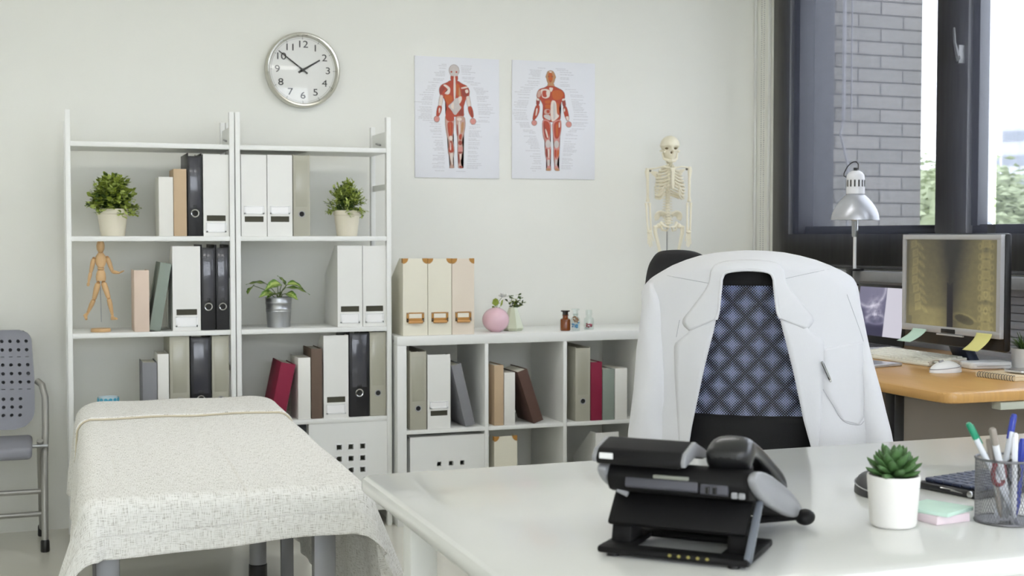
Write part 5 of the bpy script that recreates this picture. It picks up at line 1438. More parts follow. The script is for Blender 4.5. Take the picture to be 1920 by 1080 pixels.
def drape(p, q, off=0.0, grain=1.0):
    """flat cloth coordinates -> the sheet lying on the bed"""
    R = .04; rc = .13
    qq = q - (HL - rc)
    inset = (rc - sqrt(max(0, rc * rc - min(rc, qq) ** 2))) if qq > 0 else 0
    hw, hl = HW - R * .95 - inset, HL - R * .95
    dx = max(0, abs(p) - hw); sx = -1 if p < 0 else 1
    dy = max(0, -hl - q)
    x, y = max(-hw, min(hw, p)), max(-hl, q)
    r = hypot(dx, dy)
    ztop = BZ + off + .0015 * sin(x * 23 + y * 9) * grain - .018 * max(0, (q - (HL - .05)) / .05) ** 2
    if r < 1e-6: return Vector((x, y, ztop))
    if r < R * pi / 2: o_, d_ = (R + off) * sin(r / R), (R + off) * (1 - cos(r / R))
    else:
        k = r - R * pi / 2; fl = .06 + (.30 if (dx > 0 and dy > 0) else 0)
        o_, d_ = R + off + fl * k, R + off + k
    ux, uy = dx / r, dy / r
    if dx > dy: wave = .010 * sin(q * 15 + sx) * min(1, d_ / .2) + .006 * sin(q * 34) * min(1, d_ / .25)
    else: wave = .004 * sin(p * 17) * min(1, d_ / .1)
    o_ += wave
    return Vector((x + sx * ux * o_, y - uy * o_, ztop - d_))
def cloth(name, p0, p1, q0, q1, nu, nv, off, parent, lf=None, thick=.0022):
    b = B(); uvs = []
    def f(u, v):
        p = lerp(p0, p1, u)
        qq0 = q0 if lf is None else lf(p)
        q = lerp(qq0, q1, v); uvs.append((p, q)); return drape(p, q, off)
    b.grid(f, nu, nv)
    o = b.obj(name, SHEET, parent, smooth=80)
    ul = o.data.uv_layers.new(name='UVMap')
    for lp in o.data.loops: ul.data[lp.index].uv = uvs[lp.vertex_index]
    md = o.modifiers.new('thick', 'SOLIDIFY'); md.thickness = thick; md.offset = 1
    return o
hem = lambda p: -HL - lerp(.112, .092, (p + HW) / (2 * HW)) + .004 * sin(p * 11)
cloth('woven_cloth', -HW - Ll, HW + Lr, 0, HL - .006, 110, 150, .002, sheet, lf=hem)
o = cloth('hem', -HW - Ll + .002, HW + Lr - .002, 0, 0, 110, 8, .0055, sheet, lf=None) if False else None
b = B(); uvs = []
def fh(u, v):
    p = lerp(-HW - Ll, HW + Lr, u); q = lerp(hem(p) - .001, hem(p) + .052, v); uvs.append((p * 1.3, q)); return drape(p, q, .0058)
b.grid(fh, 110, 8); o = b.obj('hem', SHEET, sheet, smooth=80)
ul = o.data.uv_layers.new(name='UVMap')
for lp in o.data.loops: ul.data[lp.index].uv = uvs[lp.vertex_index]
md = o.modifiers.new('thick', 'SOLIDIFY'); md.thickness = .002; md.offset = 1
o = cloth('turned_band', -HW - Ll * .98, HW + Lr * .7, HL - .46, HL + .004, 110, 40, .006, sheet, thick=.008)
b = B()
b.tube([drape(lerp(-HW - Ll * .98, HW + Lr * .7, i / 80), HL - .461 + .002 * sin(i * .6), .008) for i in range(81)], .0034, 8); b.obj('fold_edge', mat('fold_thread', (204, 195, 172), .9), sheet)

# ------------------------------------------------------------------ white desk
DZ = .74
WD = mat('desk_white', (222, 223, 220), .20, var=.008, coat=.3)
dx0, dx1, dy0, dy1 = .548, 2.30, 1.44, 2.352
t = thing('desk', 'white desk carrying the black telephone', 'desk', ((dx0 + dx1) / 2, (dy0 + dy1) / 2, 0))
w_, d_ = (dx1 - dx0) / 2, (dy1 - dy0) / 2
def rrect(w, d, r, k=6):
    return [(sx * (w - r) + r * cos(a), sy * (d - r) + r * sin(a)) for sx, sy, a0 in ((1, 1, 0), (-1, 1, pi / 2), (-1, -1, pi), (1, -1, 3 * pi / 2)) for a in [a0 + pi / 2 * i / k for i in range(k + 1)]]
b = B(); b.prism(rrect(w_, d_, .03), DZ - .03, DZ, 'z', bev=.009); b.obj('desktop', WD, t, smooth=40)
for sx in (-1, 1):
    for sy in (-1, 1): B().box(sx * (w_ - .09) - .025, sx * (w_ - .09) + .025, sy * (d_ - .1) - .025, sy * (d_ - .1) + .025, 0, DZ - .03, bev=.003).obj('leg', WMETAL, t)
B().box(-w_ + .12, w_ - .12, -.012, .012, .30, DZ - .031, bev=.002).obj('modesty_panel', WMETAL, t)
B().box(-w_ + .07, -w_ + .11, -d_ + .1, d_ - .1, .07, .11, bev=.003).obj('foot_rail', WMETAL, t)

# telephone seen from behind
ra = math.atan2(1.494 - 1.639, .864 - .716)
PHC = mat('phone_black', (17, 17, 18), .6, var=.08, spec=.25); PHG = mat('phone_grey', (142, 143, 146), .42, var=.03, scale=80); PHD = mat('phone_dark_grey', (74, 74, 82), .5)
t = thing('desk_telephone', 'black desk telephone with handset and raised screen, seen from behind', 'telephone', (.716, 1.639, DZ + .0006), rz=ra)
# base plate with its opening
b = B()
b.box(0, .212, 0, .030, .004, .014, bev=.004).box(0, .040, .028, .125, .004, .013, bev=.003).box(.166, .212, .028, .125, .004, .013, bev=.003).box(0, .212, .120, .140, .004, .014, bev=.003)
b.obj('base_plate', PHC, t)
for x, y in ((.02, .012), (.19, .012), (.02, .13), (.19, .13)): B().lathe([(0, 0), (.008, 0), (.008, .005), (0, .005)], 14, c=(x, y, 0)).obj('rubber_foot', BLACKP, t)
gm = mat('port_marks', (142, 134, 72), .5)
b = B()
for k in range(5): b.prism([(.105 + k * .013 + .0026 * cos(a), .0105 + .0024 * sin(a)) for a in [i * pi / 3 for i in range(6)]], -.0006, .0002, 'y')
b.obj('port_marks', gm, t)
# sloping rear stand plate
def zq(z): return z if z < .05 else .05 + (z - .05) * .84
def slab(name, m, x0, x1, prof, bev=.004):
    prof = [(p[0], zq(p[1])) for p in prof]
    b = B(); b.prism(prof, x0, x1, 'x', bev=bev); return b.obj(name, m, t, smooth=40)
slab('stand_plate', PHC, .002, .200, [(.034, .040), (.042, .034), (.100, .100), (.086, .108)])
slab('stand_hinge', PHC, .006, .036, [(.040, .011), (.098, .011), (.076, .050), (.046, .040)]); slab('stand_hinge', PHC, .172, .200, [(.040, .011), (.098, .011), (.076, .050), (.046, .040)])
slab('prop_arm', mat('arm_slate', (98, 103, 112), .4), .204, .213, [(.004, .012), (.018, .004), (.026, .010), (.092, .094), (.082, .100)], bev=.003)
# main body: a wedge, high at the near edge, low toward the sitter
body_prof = [(.018, .120), (.030, .138), (.050, .142), (.30, .034), (.305, .020), (.285, .012), (.13, .066), (.06, .086), (.026, .094)]
slab('body', PHC, .006, .208, body_prof, bev=.006)
slab('rear_panel', PHD, .035, .138, [(.020, .102), (.016, .106), (.019, .120), (.026, .120)], bev=.0015)
slab('rear_panel', PHD, .142, .180, [(.020, .100), (.015, .104), (.018, .118), (.026, .118)], bev=.0015)
for x in (.150, .160): B().box(x, x + .005, .0125, .018, zq(.104), zq(.115), bev=.0008).obj('socket', BLACKP, t)
for x in (.184, .194): B().box(x, x + .008, .018, .028, zq(.098), zq(.108), bev=.0015).obj('cable_plug', PHG, t)
B().tube([(.02, .03, .088), (.035, .03, .082)], .004, 8).obj('cable_clip', PHG, t)
B().box(.075, .125, .0175, .022, zq(.121), zq(.127), bev=.0012, T=None).obj('label_strip', mat('strip_grey', (134, 136, 128), .5), t)
# grey side cheeks
def cheek(x0, x1):
    c0, c1 = Vector((.014, zq(.133))), Vector((.306, .021)); d = (c1 - c0); L = d.length; d.normalize(); nn = Vector((-d.y, d.x))
    P = []
    for i in range(28):
        a = 2 * pi * i / 28; e = .7
        s = math.copysign(abs(cos(a)) ** e, cos(a)); v = sin(a)
        q = (c0 + c1) / 2 + d * (s * L / 2) + nn * (v * .0205 * (1 - .1 * s)); P.append((q.x, q.y))
    b = B(); b.prism(P, x0, x1, 'x', bev=.004); return b.obj('side_cheek', PHG, t, smooth=50)
cheek(.206, .218); cheek(-.006, .008)
# screen unit on top
slab('screen_unit', PHC, -.004, .118, [(.006, .140), (.004, .152), (.014, .166), (.058, .178), (.128, .148), (.126, .136), (.060, .150)], bev=.004)
slab('screen_end', PHG, .117, .124, [(.008, .143), (.006, .152), (.015, .165), (.058, .177), (.127, .147), (.124, .138), (.060, .152)], bev=.002)
slab('screen_end', PHG, -.010, -.003, [(.008, .143), (.006, .152), (.015, .165), (.058, .177), (.127, .147), (.124, .138), (.060, .152)], bev=.002)
B().box(.002, .022, .0035, .0055, zq(.150), zq(.160), bev=.0008).obj('sticker', mat('sticker_white', (225, 226, 226), .5), t)
b = B(); b.box(.012, .13, .10, .26, 0, .004, bev=.002, T=Matrix.Translation((0, 0, .122)) @ Matrix.Rotation(-.355, 4, 'X') @ Matrix.Translation((0, 0, 0))); b.obj('keypad_bezel', PHC, t)
# handset
hs = B(); hx = .172
sec = []
path = [(.040, .152, .030, .026), (.050, .166, .032, .028), (.072, .175, .031, .026), (.105, .172, .024, .016), (.150, .158, .021, .014), (.195, .136, .021, .014), (.235, .110, .024, .016), (.262, .088, .029, .022), (.276, .070, .030, .024), (.280, .056, .027, .018)]
path = [(a, zq(z) - .008, w, h * .9) for a, z, w, h in path]
N_ = 18
for i, (y, z, w, h) in enumerate(path):
    a = path[max(0, i - 1)]; c = path[min(len(path) - 1, i + 1)]
    tv = Vector((0, c[0] - a[0], c[1] - a[1])).normalized(); up = Vector((0, -tv.z, tv.y))
    sec.append([hs.bm.verts.new(Vector((hx, y, z)) + Vector((1, 0, 0)) * (w * math.copysign(abs(cos(2 * pi * k / N_)) ** .7, cos(2 * pi * k / N_))) + up * (h * math.copysign(abs(sin(2 * pi * k / N_)) ** .7, sin(2 * pi * k / N_)))) for k in range(N_)])
for A, D in zip(sec, sec[1:]):
    for k in range(N_): hs.bm.faces.new((A[k], A[(k + 1) % N_], D[(k + 1) % N_], D[k]))
hs.bm.faces.new(sec[0]); hs.bm.faces.new(sec[-1])
o = hs.obj('handset', mat('handset_black', (26, 27, 29), .35, var=.05, coat=.15), t, smooth=60, fix=True)
md = o.modifiers.new('round', 'SUBSURF'); md.levels = 1; md.render_levels = 2
b = B(); b.box(.143, .201, .048, .075, .100, .132, bev=.006); b.obj('earpiece_cup', PHC, t)
b = B(); b.box(.146, .199, .245, .275, .030, .062, bev=.006); b.obj('mouthpiece_cup', PHC, t)
b = B(); b.ball((.225, .292, .016), (.015, .020, .012), n=16); b.tube([(.218, .285, .018), (.16, .25, .014), (.10, .20, .012)], .006, 8); b.obj('cord_plug', PHC, t)

# succulent
q = onZ(1674.5, 986, DZ)
t = thing('potted_succulent', 'small green succulent in a smooth white pot', 'succulent', (q.x, q.y, DZ + .0006))
b = B(); b.lathe([(0, 0), (.030, 0), (.033, .002), (.0345, .006), (.0395, .076), (.0390, .078), (.0365, .078), (.0355, .068), (0, .068)], 44); b.obj('pot', mat('matte_white_pot', (234, 232, 228), .55, var=.006), t)
B().lathe([(0, .071), (.0355, .069)], 24).obj('soil', SOIL, t)
SUC = mat('succulent_green', (74, 108, 62), .42, var=.25, scale=60, sub=.0)
rn = random.Random(4); b = B()
for k in range(34):
    a = k * 2.39996; u = k / 33
    e = lerp(1.35, .12, u ** .8); L = lerp(.030, .042, u) * rn.uniform(.9, 1.1); z = .074 + .016 * (1 - u)
    d = Vector((cos(a) * cos(e), sin(a) * cos(e), sin(e)))
    base = Vector((cos(a) * .004, sin(a) * .004, z))
    pts = [base, base + d * L * .35, base + d * L * .68 + Vector((0, 0, .002)), base + d * L * .9 + Vector((0, 0, .004)), base + d * L + Vector((0, 0, .006))]
    b.tube(pts, [.0035, .0072, .0082, .0048, .0006], 8, flat=.55)
b.obj('leaf_rosette', SUC, t, smooth=60)

# mouse, keyboard, sticky pads, pen holder
q = onZ(1640, 925, DZ)
t = thing('computer_mouse', 'dark grey mouse peeking out behind the succulent pot', 'computer mouse', (q.x, q.y, DZ + .0006), rz=-.5)
def mouse(t, L, W, Hm, m, seam_m):
    b = B()
    def f(u, v):
        a = u * 2 * pi; e = v * pi / 2
        x = cos(a) * cos(e); y = sin(a) * cos(e)
        return Vector((x * W * (1 + .12 * y), y * L, max(0, sin(e)) ** .75 * Hm * (1 - .18 * y * y + .12 * y)))
    b.grid(f, 40, 12); bmesh.ops.remove_doubles(b.bm, verts=list(b.bm.verts), dist=1e-6); b.obj('shell', m, t, smooth=70)
    b = B()
    b.tube([(cos(a) * W * (1 + .12 * sin(a)) * .975, sin(a) * L * .975, Hm * (.42 + .12 * sin(a))) for a in [i * 2 * pi / 40 for i in range(40)]], .0011, 6, closed=True); b.obj('seam_strip', seam_m, t)
    b = B(); b.tube([(-.0001, -L * .15, Hm * 1.0), (0, -L * .42, Hm * .93)], .0035, 8); b.obj('scroll_wheel', seam_m, t)
mouse(t, .056, .033, .038, mat('mouse_graphite', (62, 62, 66), .4), mat('mouse_silver', (196, 196, 200), .25, .6))
A, D = onZ(1722, 916, DZ), onZ(1826, 937, DZ)
dirx = math.atan2(D.y - A.y, D.x - A.x)
t = thing('keyboard', 'black keyboard on the white desk behind the mesh pen holder', 'keyboard', (A.x, A.y, DZ + .0006), rz=dirx)
kl = .125
b = B(); b.box(-.005, kl, 0, .40, .0, .012, bev=.004); b.prism([(0, .012), (.0, .020), (.40, .012)], -.003, kl - .002, 'x') if False else None; b.obj('keyboard_case', mat('keyboard_black', (22, 23, 28), .3, coat=.3), t)
KB = mat('keycap_blue_black', (52, 60, 84), .35, var=.05)
b = B()
for i in range(6):
    for j in range(18):
        x0, y0 = .003 + i * .0195, .012 + j * .0205
        b.box(x0, x0 + .0175, y0, y0 + .0182, .012, .0185, bev=.0018, seg=1)
b.obj('key_block', KB, t)
Tn = Matrix.Translation((kl * .86, -.001, .0065)) @ Matrix.Rotation(pi / 2, 4, 'X')
B().lathe([(0, .001), (.0052, .0008), (.0058, 0), (.0058, -.002)], 12, T=Tn).obj('dial_button', CHROME, t, smooth=0)
B().tube([(kl * .38, -.0006, .009), (kl * .55, -.0008, .0095), (kl * .74, -.0006, .0065), (kl * .55, -.0006, .0075)], .0009, 6).obj('chrome_accent', CHROME, t)
q = onZ(1757, 974, DZ)
t = thing('note_pad', 'pale pink sticky note pad under the mint pad', 'note pad', (q.x, q.y, DZ + .0006), rz=.12, group='stacked sticky note pads')
B().box(-.034, .034, -.034, .034, 0, .0125, bev=.0006).obj('sheets', mat('note_pink', (224, 208, 214), .75), t)
t = thing('note_pad', 'mint sticky note pad on top of the pink pad', 'note pad', (q.x + .004, q.y + .006, DZ + .0135), rz=.40, group='stacked sticky note pads')
B().box(-.040, .040, -.040, .040, 0, .006, bev=.0006).obj('sheets', mat('note_mint', (196, 224, 210), .75), t)

q = onZ(1884.5, 978, DZ)
PR, PH = .0445, .098
PHOLD = mat('holder_wire', (120, 120, 124), .35, .8)
t = thing('pen_holder', 'grey wire mesh pen holder full of pens', 'pen holder', (q.x, q.y, DZ + .0006))
b = B()
for s in (-1, 1):
    for k in range(62):
        a0 = k * 2 * pi / 62
        b.tube([(PR * cos(a0 + s * .95 * v / 12), PR * sin(a0 + s * .95 * v / 12), .003 + (PH - .004) * v / 12) for v in range(13)], .00042, 4, cap=False)
b.obj('wire_mesh', PHOLD, t, smooth=60)
b = B(); b.tube([(PR * cos(i * pi / 24), PR * sin(i * pi / 24), PH) for i in range(48)], .0019, 8, closed=True); b.obj('top_rim', PHOLD, t)
b = B(); b.tube([(PR * cos(i * pi / 24), PR * sin(i * pi / 24), .0019) for i in range(48)], .0019, 8, closed=True); b.lathe([(0, .0022), (PR, .0022)], 40); b.obj('base_plate', PHOLD, t)
def pen(label, foot, px, py, dv, rad, body, cap, capl=.028, name='pen', bend=None):
    F0 = Vector((q.x + foot[0], q.y + foot[1], DZ + .005))
    Tp = onY(px, py, q.y + dv)
    d = (Tp - F0); L = d.length
    t = thing(name, label, 'pen', F0, group='pens in the mesh pen holder'); t.rotation_euler = d.to_track_quat('Z', 'Y').to_euler()
    b = B(); b.lathe([(0, 0), (rad * .35, .002), (rad, .018), (rad, L - capl), (0, L - capl)], 14); b.obj('barrel', body, t)
    b = B(); b.lathe([(rad * 1.02, L - capl), (rad * 1.08, L - capl + .001), (rad * 1.05, L - .003), (rad * .7, L), (0, L)], 14); b.obj('cap', cap, t)
    B().box(-.0016, .0016, rad, rad + .0018, L - capl - .012, L - .006, bev=.0005).obj('clip', cap, t)
CLP = mat('clear_barrel', (214, 218, 226), .2, coat=.4); GRN = mat('pen_green', (34, 140, 106), .3); BLU = mat('pen_blue', (52, 66, 160), .3); GRB = mat('pen_grey', (150, 142, 134), .4); WHP = mat('pen_white', (228, 230, 236), .3)
pen('clear pen with green cap leaning out of the pen holder', (.018, -.004), 1815, 793, .01, .0045, CLP, GRN)
pen('white marker pen with grey cap in the pen holder', (.020, .010), 1860, 803, -.012, .0052, WHP, GRB)
pen('clear pen with blue end standing tallest in the pen holder', (-.012, .008), 1902, 776, .012, .0045, CLP, BLU)
pen('white pen with pale clip upright in the pen holder', (.006, -.012), 1904, 812, -.012, .004, WHP, WHP)
pen('blue pen at the edge of the pen holder', (.024, .004), 1918, 822, .004, .0048, BLU, BLU)
pen('short grey pen beside the grey capped marker', (-.006, .002), 1853, 822, .008, .004, GRB, GRB)
F0 = Vector((q.x, q.y, DZ + .006))
t = thing('scissors', 'scissors with dark red and black handles inside the pen holder', 'scissors', F0)
b = B(); b.prism([(-.004, 0), (.005, 0), (.009, .055), (-.002, .055)], -.001, .001, 'y', T=Matrix.Rotation(.25, 4, 'Y')); b.prism([(-.004, 0), (.005, 0), (.002, .055), (-.008, .055)], .0012, .003, 'y', T=Matrix.Rotation(-.25, 4, 'Y')); b.obj('blades', STEEL, t, smooth=0)
for s, m_ in ((-1, mat('handle_red', (120, 40, 48), .4)), (1, BLACKP)):
    b = B(); b.tube([(s * .014 + .011 * cos(a), .001 * s, .070 + .018 * sin(a)) for a in [i * pi / 10 for i in range(20)]], .0038, 8, closed=True); b.obj('handle', m_, t)

# ------------------------------------------------------------------ wooden desk
WZ = .75
OAK = mat('honey_wood', (206, 160, 96), .32, var=.14, scale=9, stretch=(14, 1, 1), coat=.15)
wx0, wx1, wy0, wy1 = 2.332, XR - .035, 2.945, 4.62
t = thing('desk', 'honey wood desk along the window carrying the monitor', 'desk', ((wx0 + wx1) / 2, (wy0 + wy1) / 2, 0))
w_, d_ = (wx1 - wx0) / 2, (wy1 - wy0) / 2
b = B(); b.prism(rrect(w_, d_, .045), WZ - .032, WZ, 'z', bev=.011); b.obj('desktop', OAK, t, smooth=40)
PAN = mat('taupe_panel', (128, 120, 110), .5, var=.03)
B().box(-w_ + .085, w_ - .03, -d_ + .31, -d_ + .33, 0, WZ - .034).obj('end_panel', PAN, t, smooth=0)
B().box(-w_ + .048, -w_ + .083, -d_ + .30, -d_ + .345, 0, WZ - .034, bev=.002).obj('leg', BLACKP, t)
B().box(-w_ + .10, w_ - .03, d_ - .07, d_ - .05, 0, WZ - .034).obj('end_panel', PAN, t, smooth=0)
B().box(w_ - .10, w_ - .08, -d_ + .34, d_ - .08, .10, WZ - .034).obj('modesty_panel', PAN, t, smooth=0)
B().box(-w_ + .19, w_ - .05, -d_ + .012, -d_ + .05, WZ - .056, WZ - .034, bev=.002).obj('cable_tray', mat('tray_pale', (196, 200, 186), .5), t)

# monitor with the spine picture
from mathutils import noise as nse
def screen_mat(name, st):
    m = bpy.data.materials.new(name); m.use_nodes = True
    n, l = m.node_tree.nodes, m.node_tree.links
    at = n.new('ShaderNodeAttribute'); at.attribute_name = 'Col'
    p = n['Principled BSDF']; p.inputs['Base Color'].default_value = (.01, .01, .01, 1); p.inputs['Roughness'].default_value = .35
    l.new(at.outputs['Color'], p.inputs['Emission Color']); p.inputs['Emission Strength'].default_value = st
    return m
def screen(name, w, h, nu, nv, fn, parent, m, T):
    b = B(); cols = []
    def f(u, v): cols.append(fn(u, v)); return T @ Vector(((u - .5) * w, 0, (v - .5) * h))
    b.grid(f, nu, nv); o = b.obj(name, m, parent, smooth=0)
    ca = o.data.color_attributes.new('Col', 'FLOAT_COLOR', 'POINT')
    for i, c in enumerate(cols): ca.data[i].color = rgb(tuple(max(0, min(255, k)) for k in c))
    return o
def g_(x, c, w): return math.exp(-((x - c) / w) ** 2)
def bone_(u, y, cx, cy, hw, hh, tilt, e=.012):
    """soft block with a brighter rim"""
    dx, dy = (u - cx), (y - cy) + tilt * (u - cx)
    d = max(abs(dx) / hw, abs(dy) / hh)
    return .15 * min(1, max(0, (1.15 - d) / .35)) + .13 * g_(d, 1.0, .30)
def spine(u, v):
    """two views of a neck: side view and front view; v up"""
    y = 1 - v
    def mixc(k): return (lerp(46, 188, k), lerp(45, 175, k), lerp(44, 118, k))
    nz = nse.noise((u * 22, y * 22, 7.7)) * .05 + nse.noise((u * 60, y * 60, 2.2)) * .03
    if .47 < u < .535 and y > .52 - 1.2 * abs(u - .5): return (38, 36, 42)
    if u < .49:
        k = .40 + .32 * y * (1 - .8 * u) + nz
        k -= .66 * g_(u, .58, .17 - .06 * y) * (1 - .4 * y)
        for n_ in range(8):
            cy = .05 + n_ * .105; cx = .085 + .045 * n_ / 7 + .012 * sin(n_ * 1.2)
            k += bone_(u, y, cx, cy, .030, .040, .35)
            dx = u - (cx + .075); dy = y - (cy + .03) - .9 * dx
            k += .18 * g_(dy, 0, .016) * g_(dx, .0, .04) + .12 * g_(hypot(dx / .03, dy / .03), .9, .3)
        if y > .76: k += .20 * min(1, (y - .76) / .05) * g_(u, .30, .20)
        if u < .03 + .04 * (y > .9): k *= .75
    else:
        k = .56 + .12 * y + nz
        k -= .80 * g_(u, .47, .20 - .07 * y) * (1.05 - .6 * y)
        for n_ in range(9):
            cy = .04 + n_ * .115
            k += bone_(u, y, .88, cy, .040, .046, 0)
            for sx in (-1, 1): k += .16 * g_(hypot((u - .88 - sx * .062) / .018, (y - cy - .03) / .035), .8, .4)
            k -= .22 * g_(hypot((u - .88) / .016, (y - cy - .055) / .016), 0, .9)
        for cy, ww in ((.12, .04), (.69, .06)): k -= .30 * g_(y, cy, .02) * g_(u, .88, ww)
        for cy in (.60, .78): k += +.18 * g_(hypot((u - .88) / .017, (y - cy) / .035), 1, .3)
        d = hypot((u - .66) / .10, (y - .90 - .25 * (u - .66)) / .05)
        if d < 1: k -= .34 * (1 - d * .4)
        k += .16 * g_(d, 1.25, .2) * (y < .92)
    return mixc(max(0.02, min(1, k)))
BEZ = mat('bezel_silver', (186, 186, 188), .35, .35, var=.01)
MW, MH = .488, .325
mc = Vector((2.80, 3.528, 0))
t = thing('monitor', 'silver-framed monitor showing yellowish neck x-rays', 'monitor', mc + Vector((0, 0, WZ + .0006)), rz=-pi / 2)
# local: x toward the camera end of the desk, -y faces the sitter
zb_ = 1.185 - MH - WZ
b = B(); bw = .017
b.box(-MW / 2, MW / 2, -.008, .012, zb_ + MH - bw, zb_ + MH, bev=.002).box(-MW / 2, MW / 2, -.008, .012, zb_, zb_ + bw * 1.3, bev=.002)
b.box(-MW / 2, -MW / 2 + bw, -.0079, .012, zb_ + bw * 1.3 - .001, zb_ + MH - bw + .001).box(MW / 2 - bw, MW / 2, -.0079, .012, zb_ + bw * 1.3 - .001, zb_ + MH - bw + .001)
b.obj('bezel', BEZ, t)
B().box(-MW / 2 - .006, MW / 2 + .006, .006, .034, zb_ - .042, zb_ + MH + .004, bev=.010).obj('rear_case', BLACKP, t)
screen('screen', MW - 2 * bw, MH - bw * 2.3, 210, 150, spine, t, screen_mat('xray_screen', .62), Matrix.Translation((0, -.003, zb_ + MH / 2 + bw * .15)))
B().box(-.035, .035, -.0095, -.007, zb_ + .002, zb_ + .016, bev=.001).obj('status_window', BLACKP, t)
B().box(-.055, .075, -.012, -.004, zb_ - .006, zb_ - .001, bev=.001).obj('button_strip', BEZ, t)
B().prism([(.118, .010), (.16, .010), (.06, zb_ + .07), (.028, zb_ + .07)], -.125, -.045, 'x', bev=.003).obj('stand_neck', mat('neck_navy', (52, 58, 74), .3), t)
b = B(); b.prism(rrect(.13, .10, .02), 0, .014, 'z', bev=.004, T=Matrix.Translation((-.125, .215, 0))); b.obj('stand_base', mat('base_gloss_silver', (206, 212, 224), .18, .3), t)
def note(px, py, wpx, dx_, dz, m, label):
    P = onX(px, py, mc.x - .012)
    t2 = thing('sticky_note', label, 'sticky note', P, rz=-pi / 2, group='sticky notes on the monitor bezel')
    b = B(); w2 = .072 if wpx > 20 else .06
    def f(u, v): return Vector((-w2 / 2 + w2 * u + dx_ * v ** 1.3, -.003 - .03 * v ** 2, -dz * v))
    b.grid(f, 6, 10); o = b.obj('sheet', m, t2, smooth=60); md = o.modifiers.new('thick', 'SOLIDIFY'); md.thickness = .0006
note(1726, 616, 26, -.048, .046, mat('note_mint', (196, 224, 210), .75), 'mint sticky note hanging from the monitor bezel above the keyboard')
note(1847, 625, 26, -.030, .056, mat('note_yellow', (226, 222, 146), .75), 'yellow sticky note hanging from the monitor bezel by the small grassy plant')

# laptop with skull picture
def skullpic(u, v):
    y = 1 - v
    if u > .60: return (222, 219, 232)
    nz = nse.noise((u * 14, y * 14, 1.3)) * .5 + nse.noise((u * 30, y * 30, 4.1)) * .3
    r = hypot((u - .22) / .36, (y - .02) / .40)
    k = .20 + .10 * (1 - y) + .16 * (r < 1) + .34 * g_(r, 1.0, .10)
    face = g_(hypot((u - .40) / .20, (y - .46) / .26), .2, .75)
    k += face * (.30 + .55 * nz) - .20 * g_(hypot((u - .46) / .07, (y - .30) / .06), 0, .9)
    if .50 < y < .60: k += .22 * face * (.5 + .5 * sin(u * 150))
    k += .22 * g_(u, .16 + .06 * sin(y * 3), .05) * (y > .45) * (.55 + .45 * sin(y * 52))
    k += .26 * g_(hypot((u - .42) / .20, (y - .66) / .10), 1.0, .22)
    k *= 1 - .75 * min(1, max(0, (y - .72) / .12))
    k = max(0, min(1, k))
    return (lerp(36, 232, k), lerp(34, 228, k), lerp(70, 244, k))
lp = Vector((3.02, 4.235, WZ + .0006))
t = thing('laptop', 'silver laptop showing a bluish skull x-ray, half behind the coat', 'laptop', lp, rz=-pi / 2)
B().box(-.162, .162, -.225, 0, 0, .017, bev=.006).obj('base', mat('laptop_silver', (206, 207, 210), .3, .5), t)
b = B()
for i in range(5):
    for j in range(13): b.box(-.13 + j * .0202, -.13 + j * .0202 + .017, -.045 - i * .019, -.045 - i * .019 + .016, .017, .0195, bev=.001, seg=1)
b.obj('key_block', mat('key_dark', (48, 48, 52), .5), t)
TL = Matrix.Translation((0, .0, .014)) @ Matrix.Rotation(radians(-7), 4, 'X')
B().box(-.162, .162, 0, .008, 0, .232, bev=.003, T=TL).obj('lid', BLACKP, t)
screen('screen', .290, .188, 90, 60, skullpic, t, screen_mat('skull_screen', .75), TL @ Matrix.Translation((0, -.0008, .126)))

# white keyboard, mouse and the rest on the wooden desk
t = thing('keyboard', 'white keyboard on the wooden desk in front of the monitor', 'keyboard', (2.745, 3.565, WZ + .0006), rz=0)
b = B(); b.prism([(0, 0), (.155, 0), (.155, .026), (.0, .009)], 0, .43, 'y', bev=.003); b.obj('keyboard_case', mat('ivory_plastic', (222, 219, 206), .4), t)
b = B()
for i in range(6):
    for j in range(20):
        x0, y0 = .008 + i * .0235, .012 + j * .0203; z0 = .009 + .017 * x0 / .155
        b.box(x0, x0 + .0205, y0, y0 + .0178, z0 - .001, z0 + .0065, bev=.0015, seg=1)
b.obj('key_block', mat('ivory_key', (228, 226, 214), .4), t)
q3 = onZ(1772, 698, WZ)
t = thing('computer_mouse', 'white mouse on the wooden desk near its front edge', 'computer mouse', (q3.x, q3.y, WZ + .0006), rz=-pi / 2 + .1)
mouse(t, .060, .034, .036, WPLAST, mat('mouse_grey', (150, 150, 156), .4))
t = thing('media_drive', 'flat white rounded box on the wooden desk beside the eyeglasses', 'box', (2.90, 3.475, WZ + .0006), rz=-.12)
B().prism(rrect(.075, .040, .014), 0, .022, 'z', bev=.005).obj('case', WPLAST, t, smooth=40)
B().box(-.06, .06, -.0462, -.0448, .010, .0115).obj('slot', mat('slot_line', (150, 150, 150), .5), t, smooth=0)
t = thing('eyeglasses', 'clear folded eyeglasses between white keyboard and white box', 'glasses', (2.765, 3.505, WZ + .0006), rz=-.4)
GF = mat('clear_frame', (196, 186, 176), .15, coat=.5)
b = B()
for s in (-1, 1): b.tube([(s * .029 + .021 * cos(a), 0, .014 + .0125 * sin(a)) for a in [i * pi / 12 for i in range(24)]], .0017, 6, closed=True)
b.tube([(-.009, 0, .018), (0, -.003, .020), (.009, 0, .018)], .0016, 6); b.obj('front_frame', GF, t)
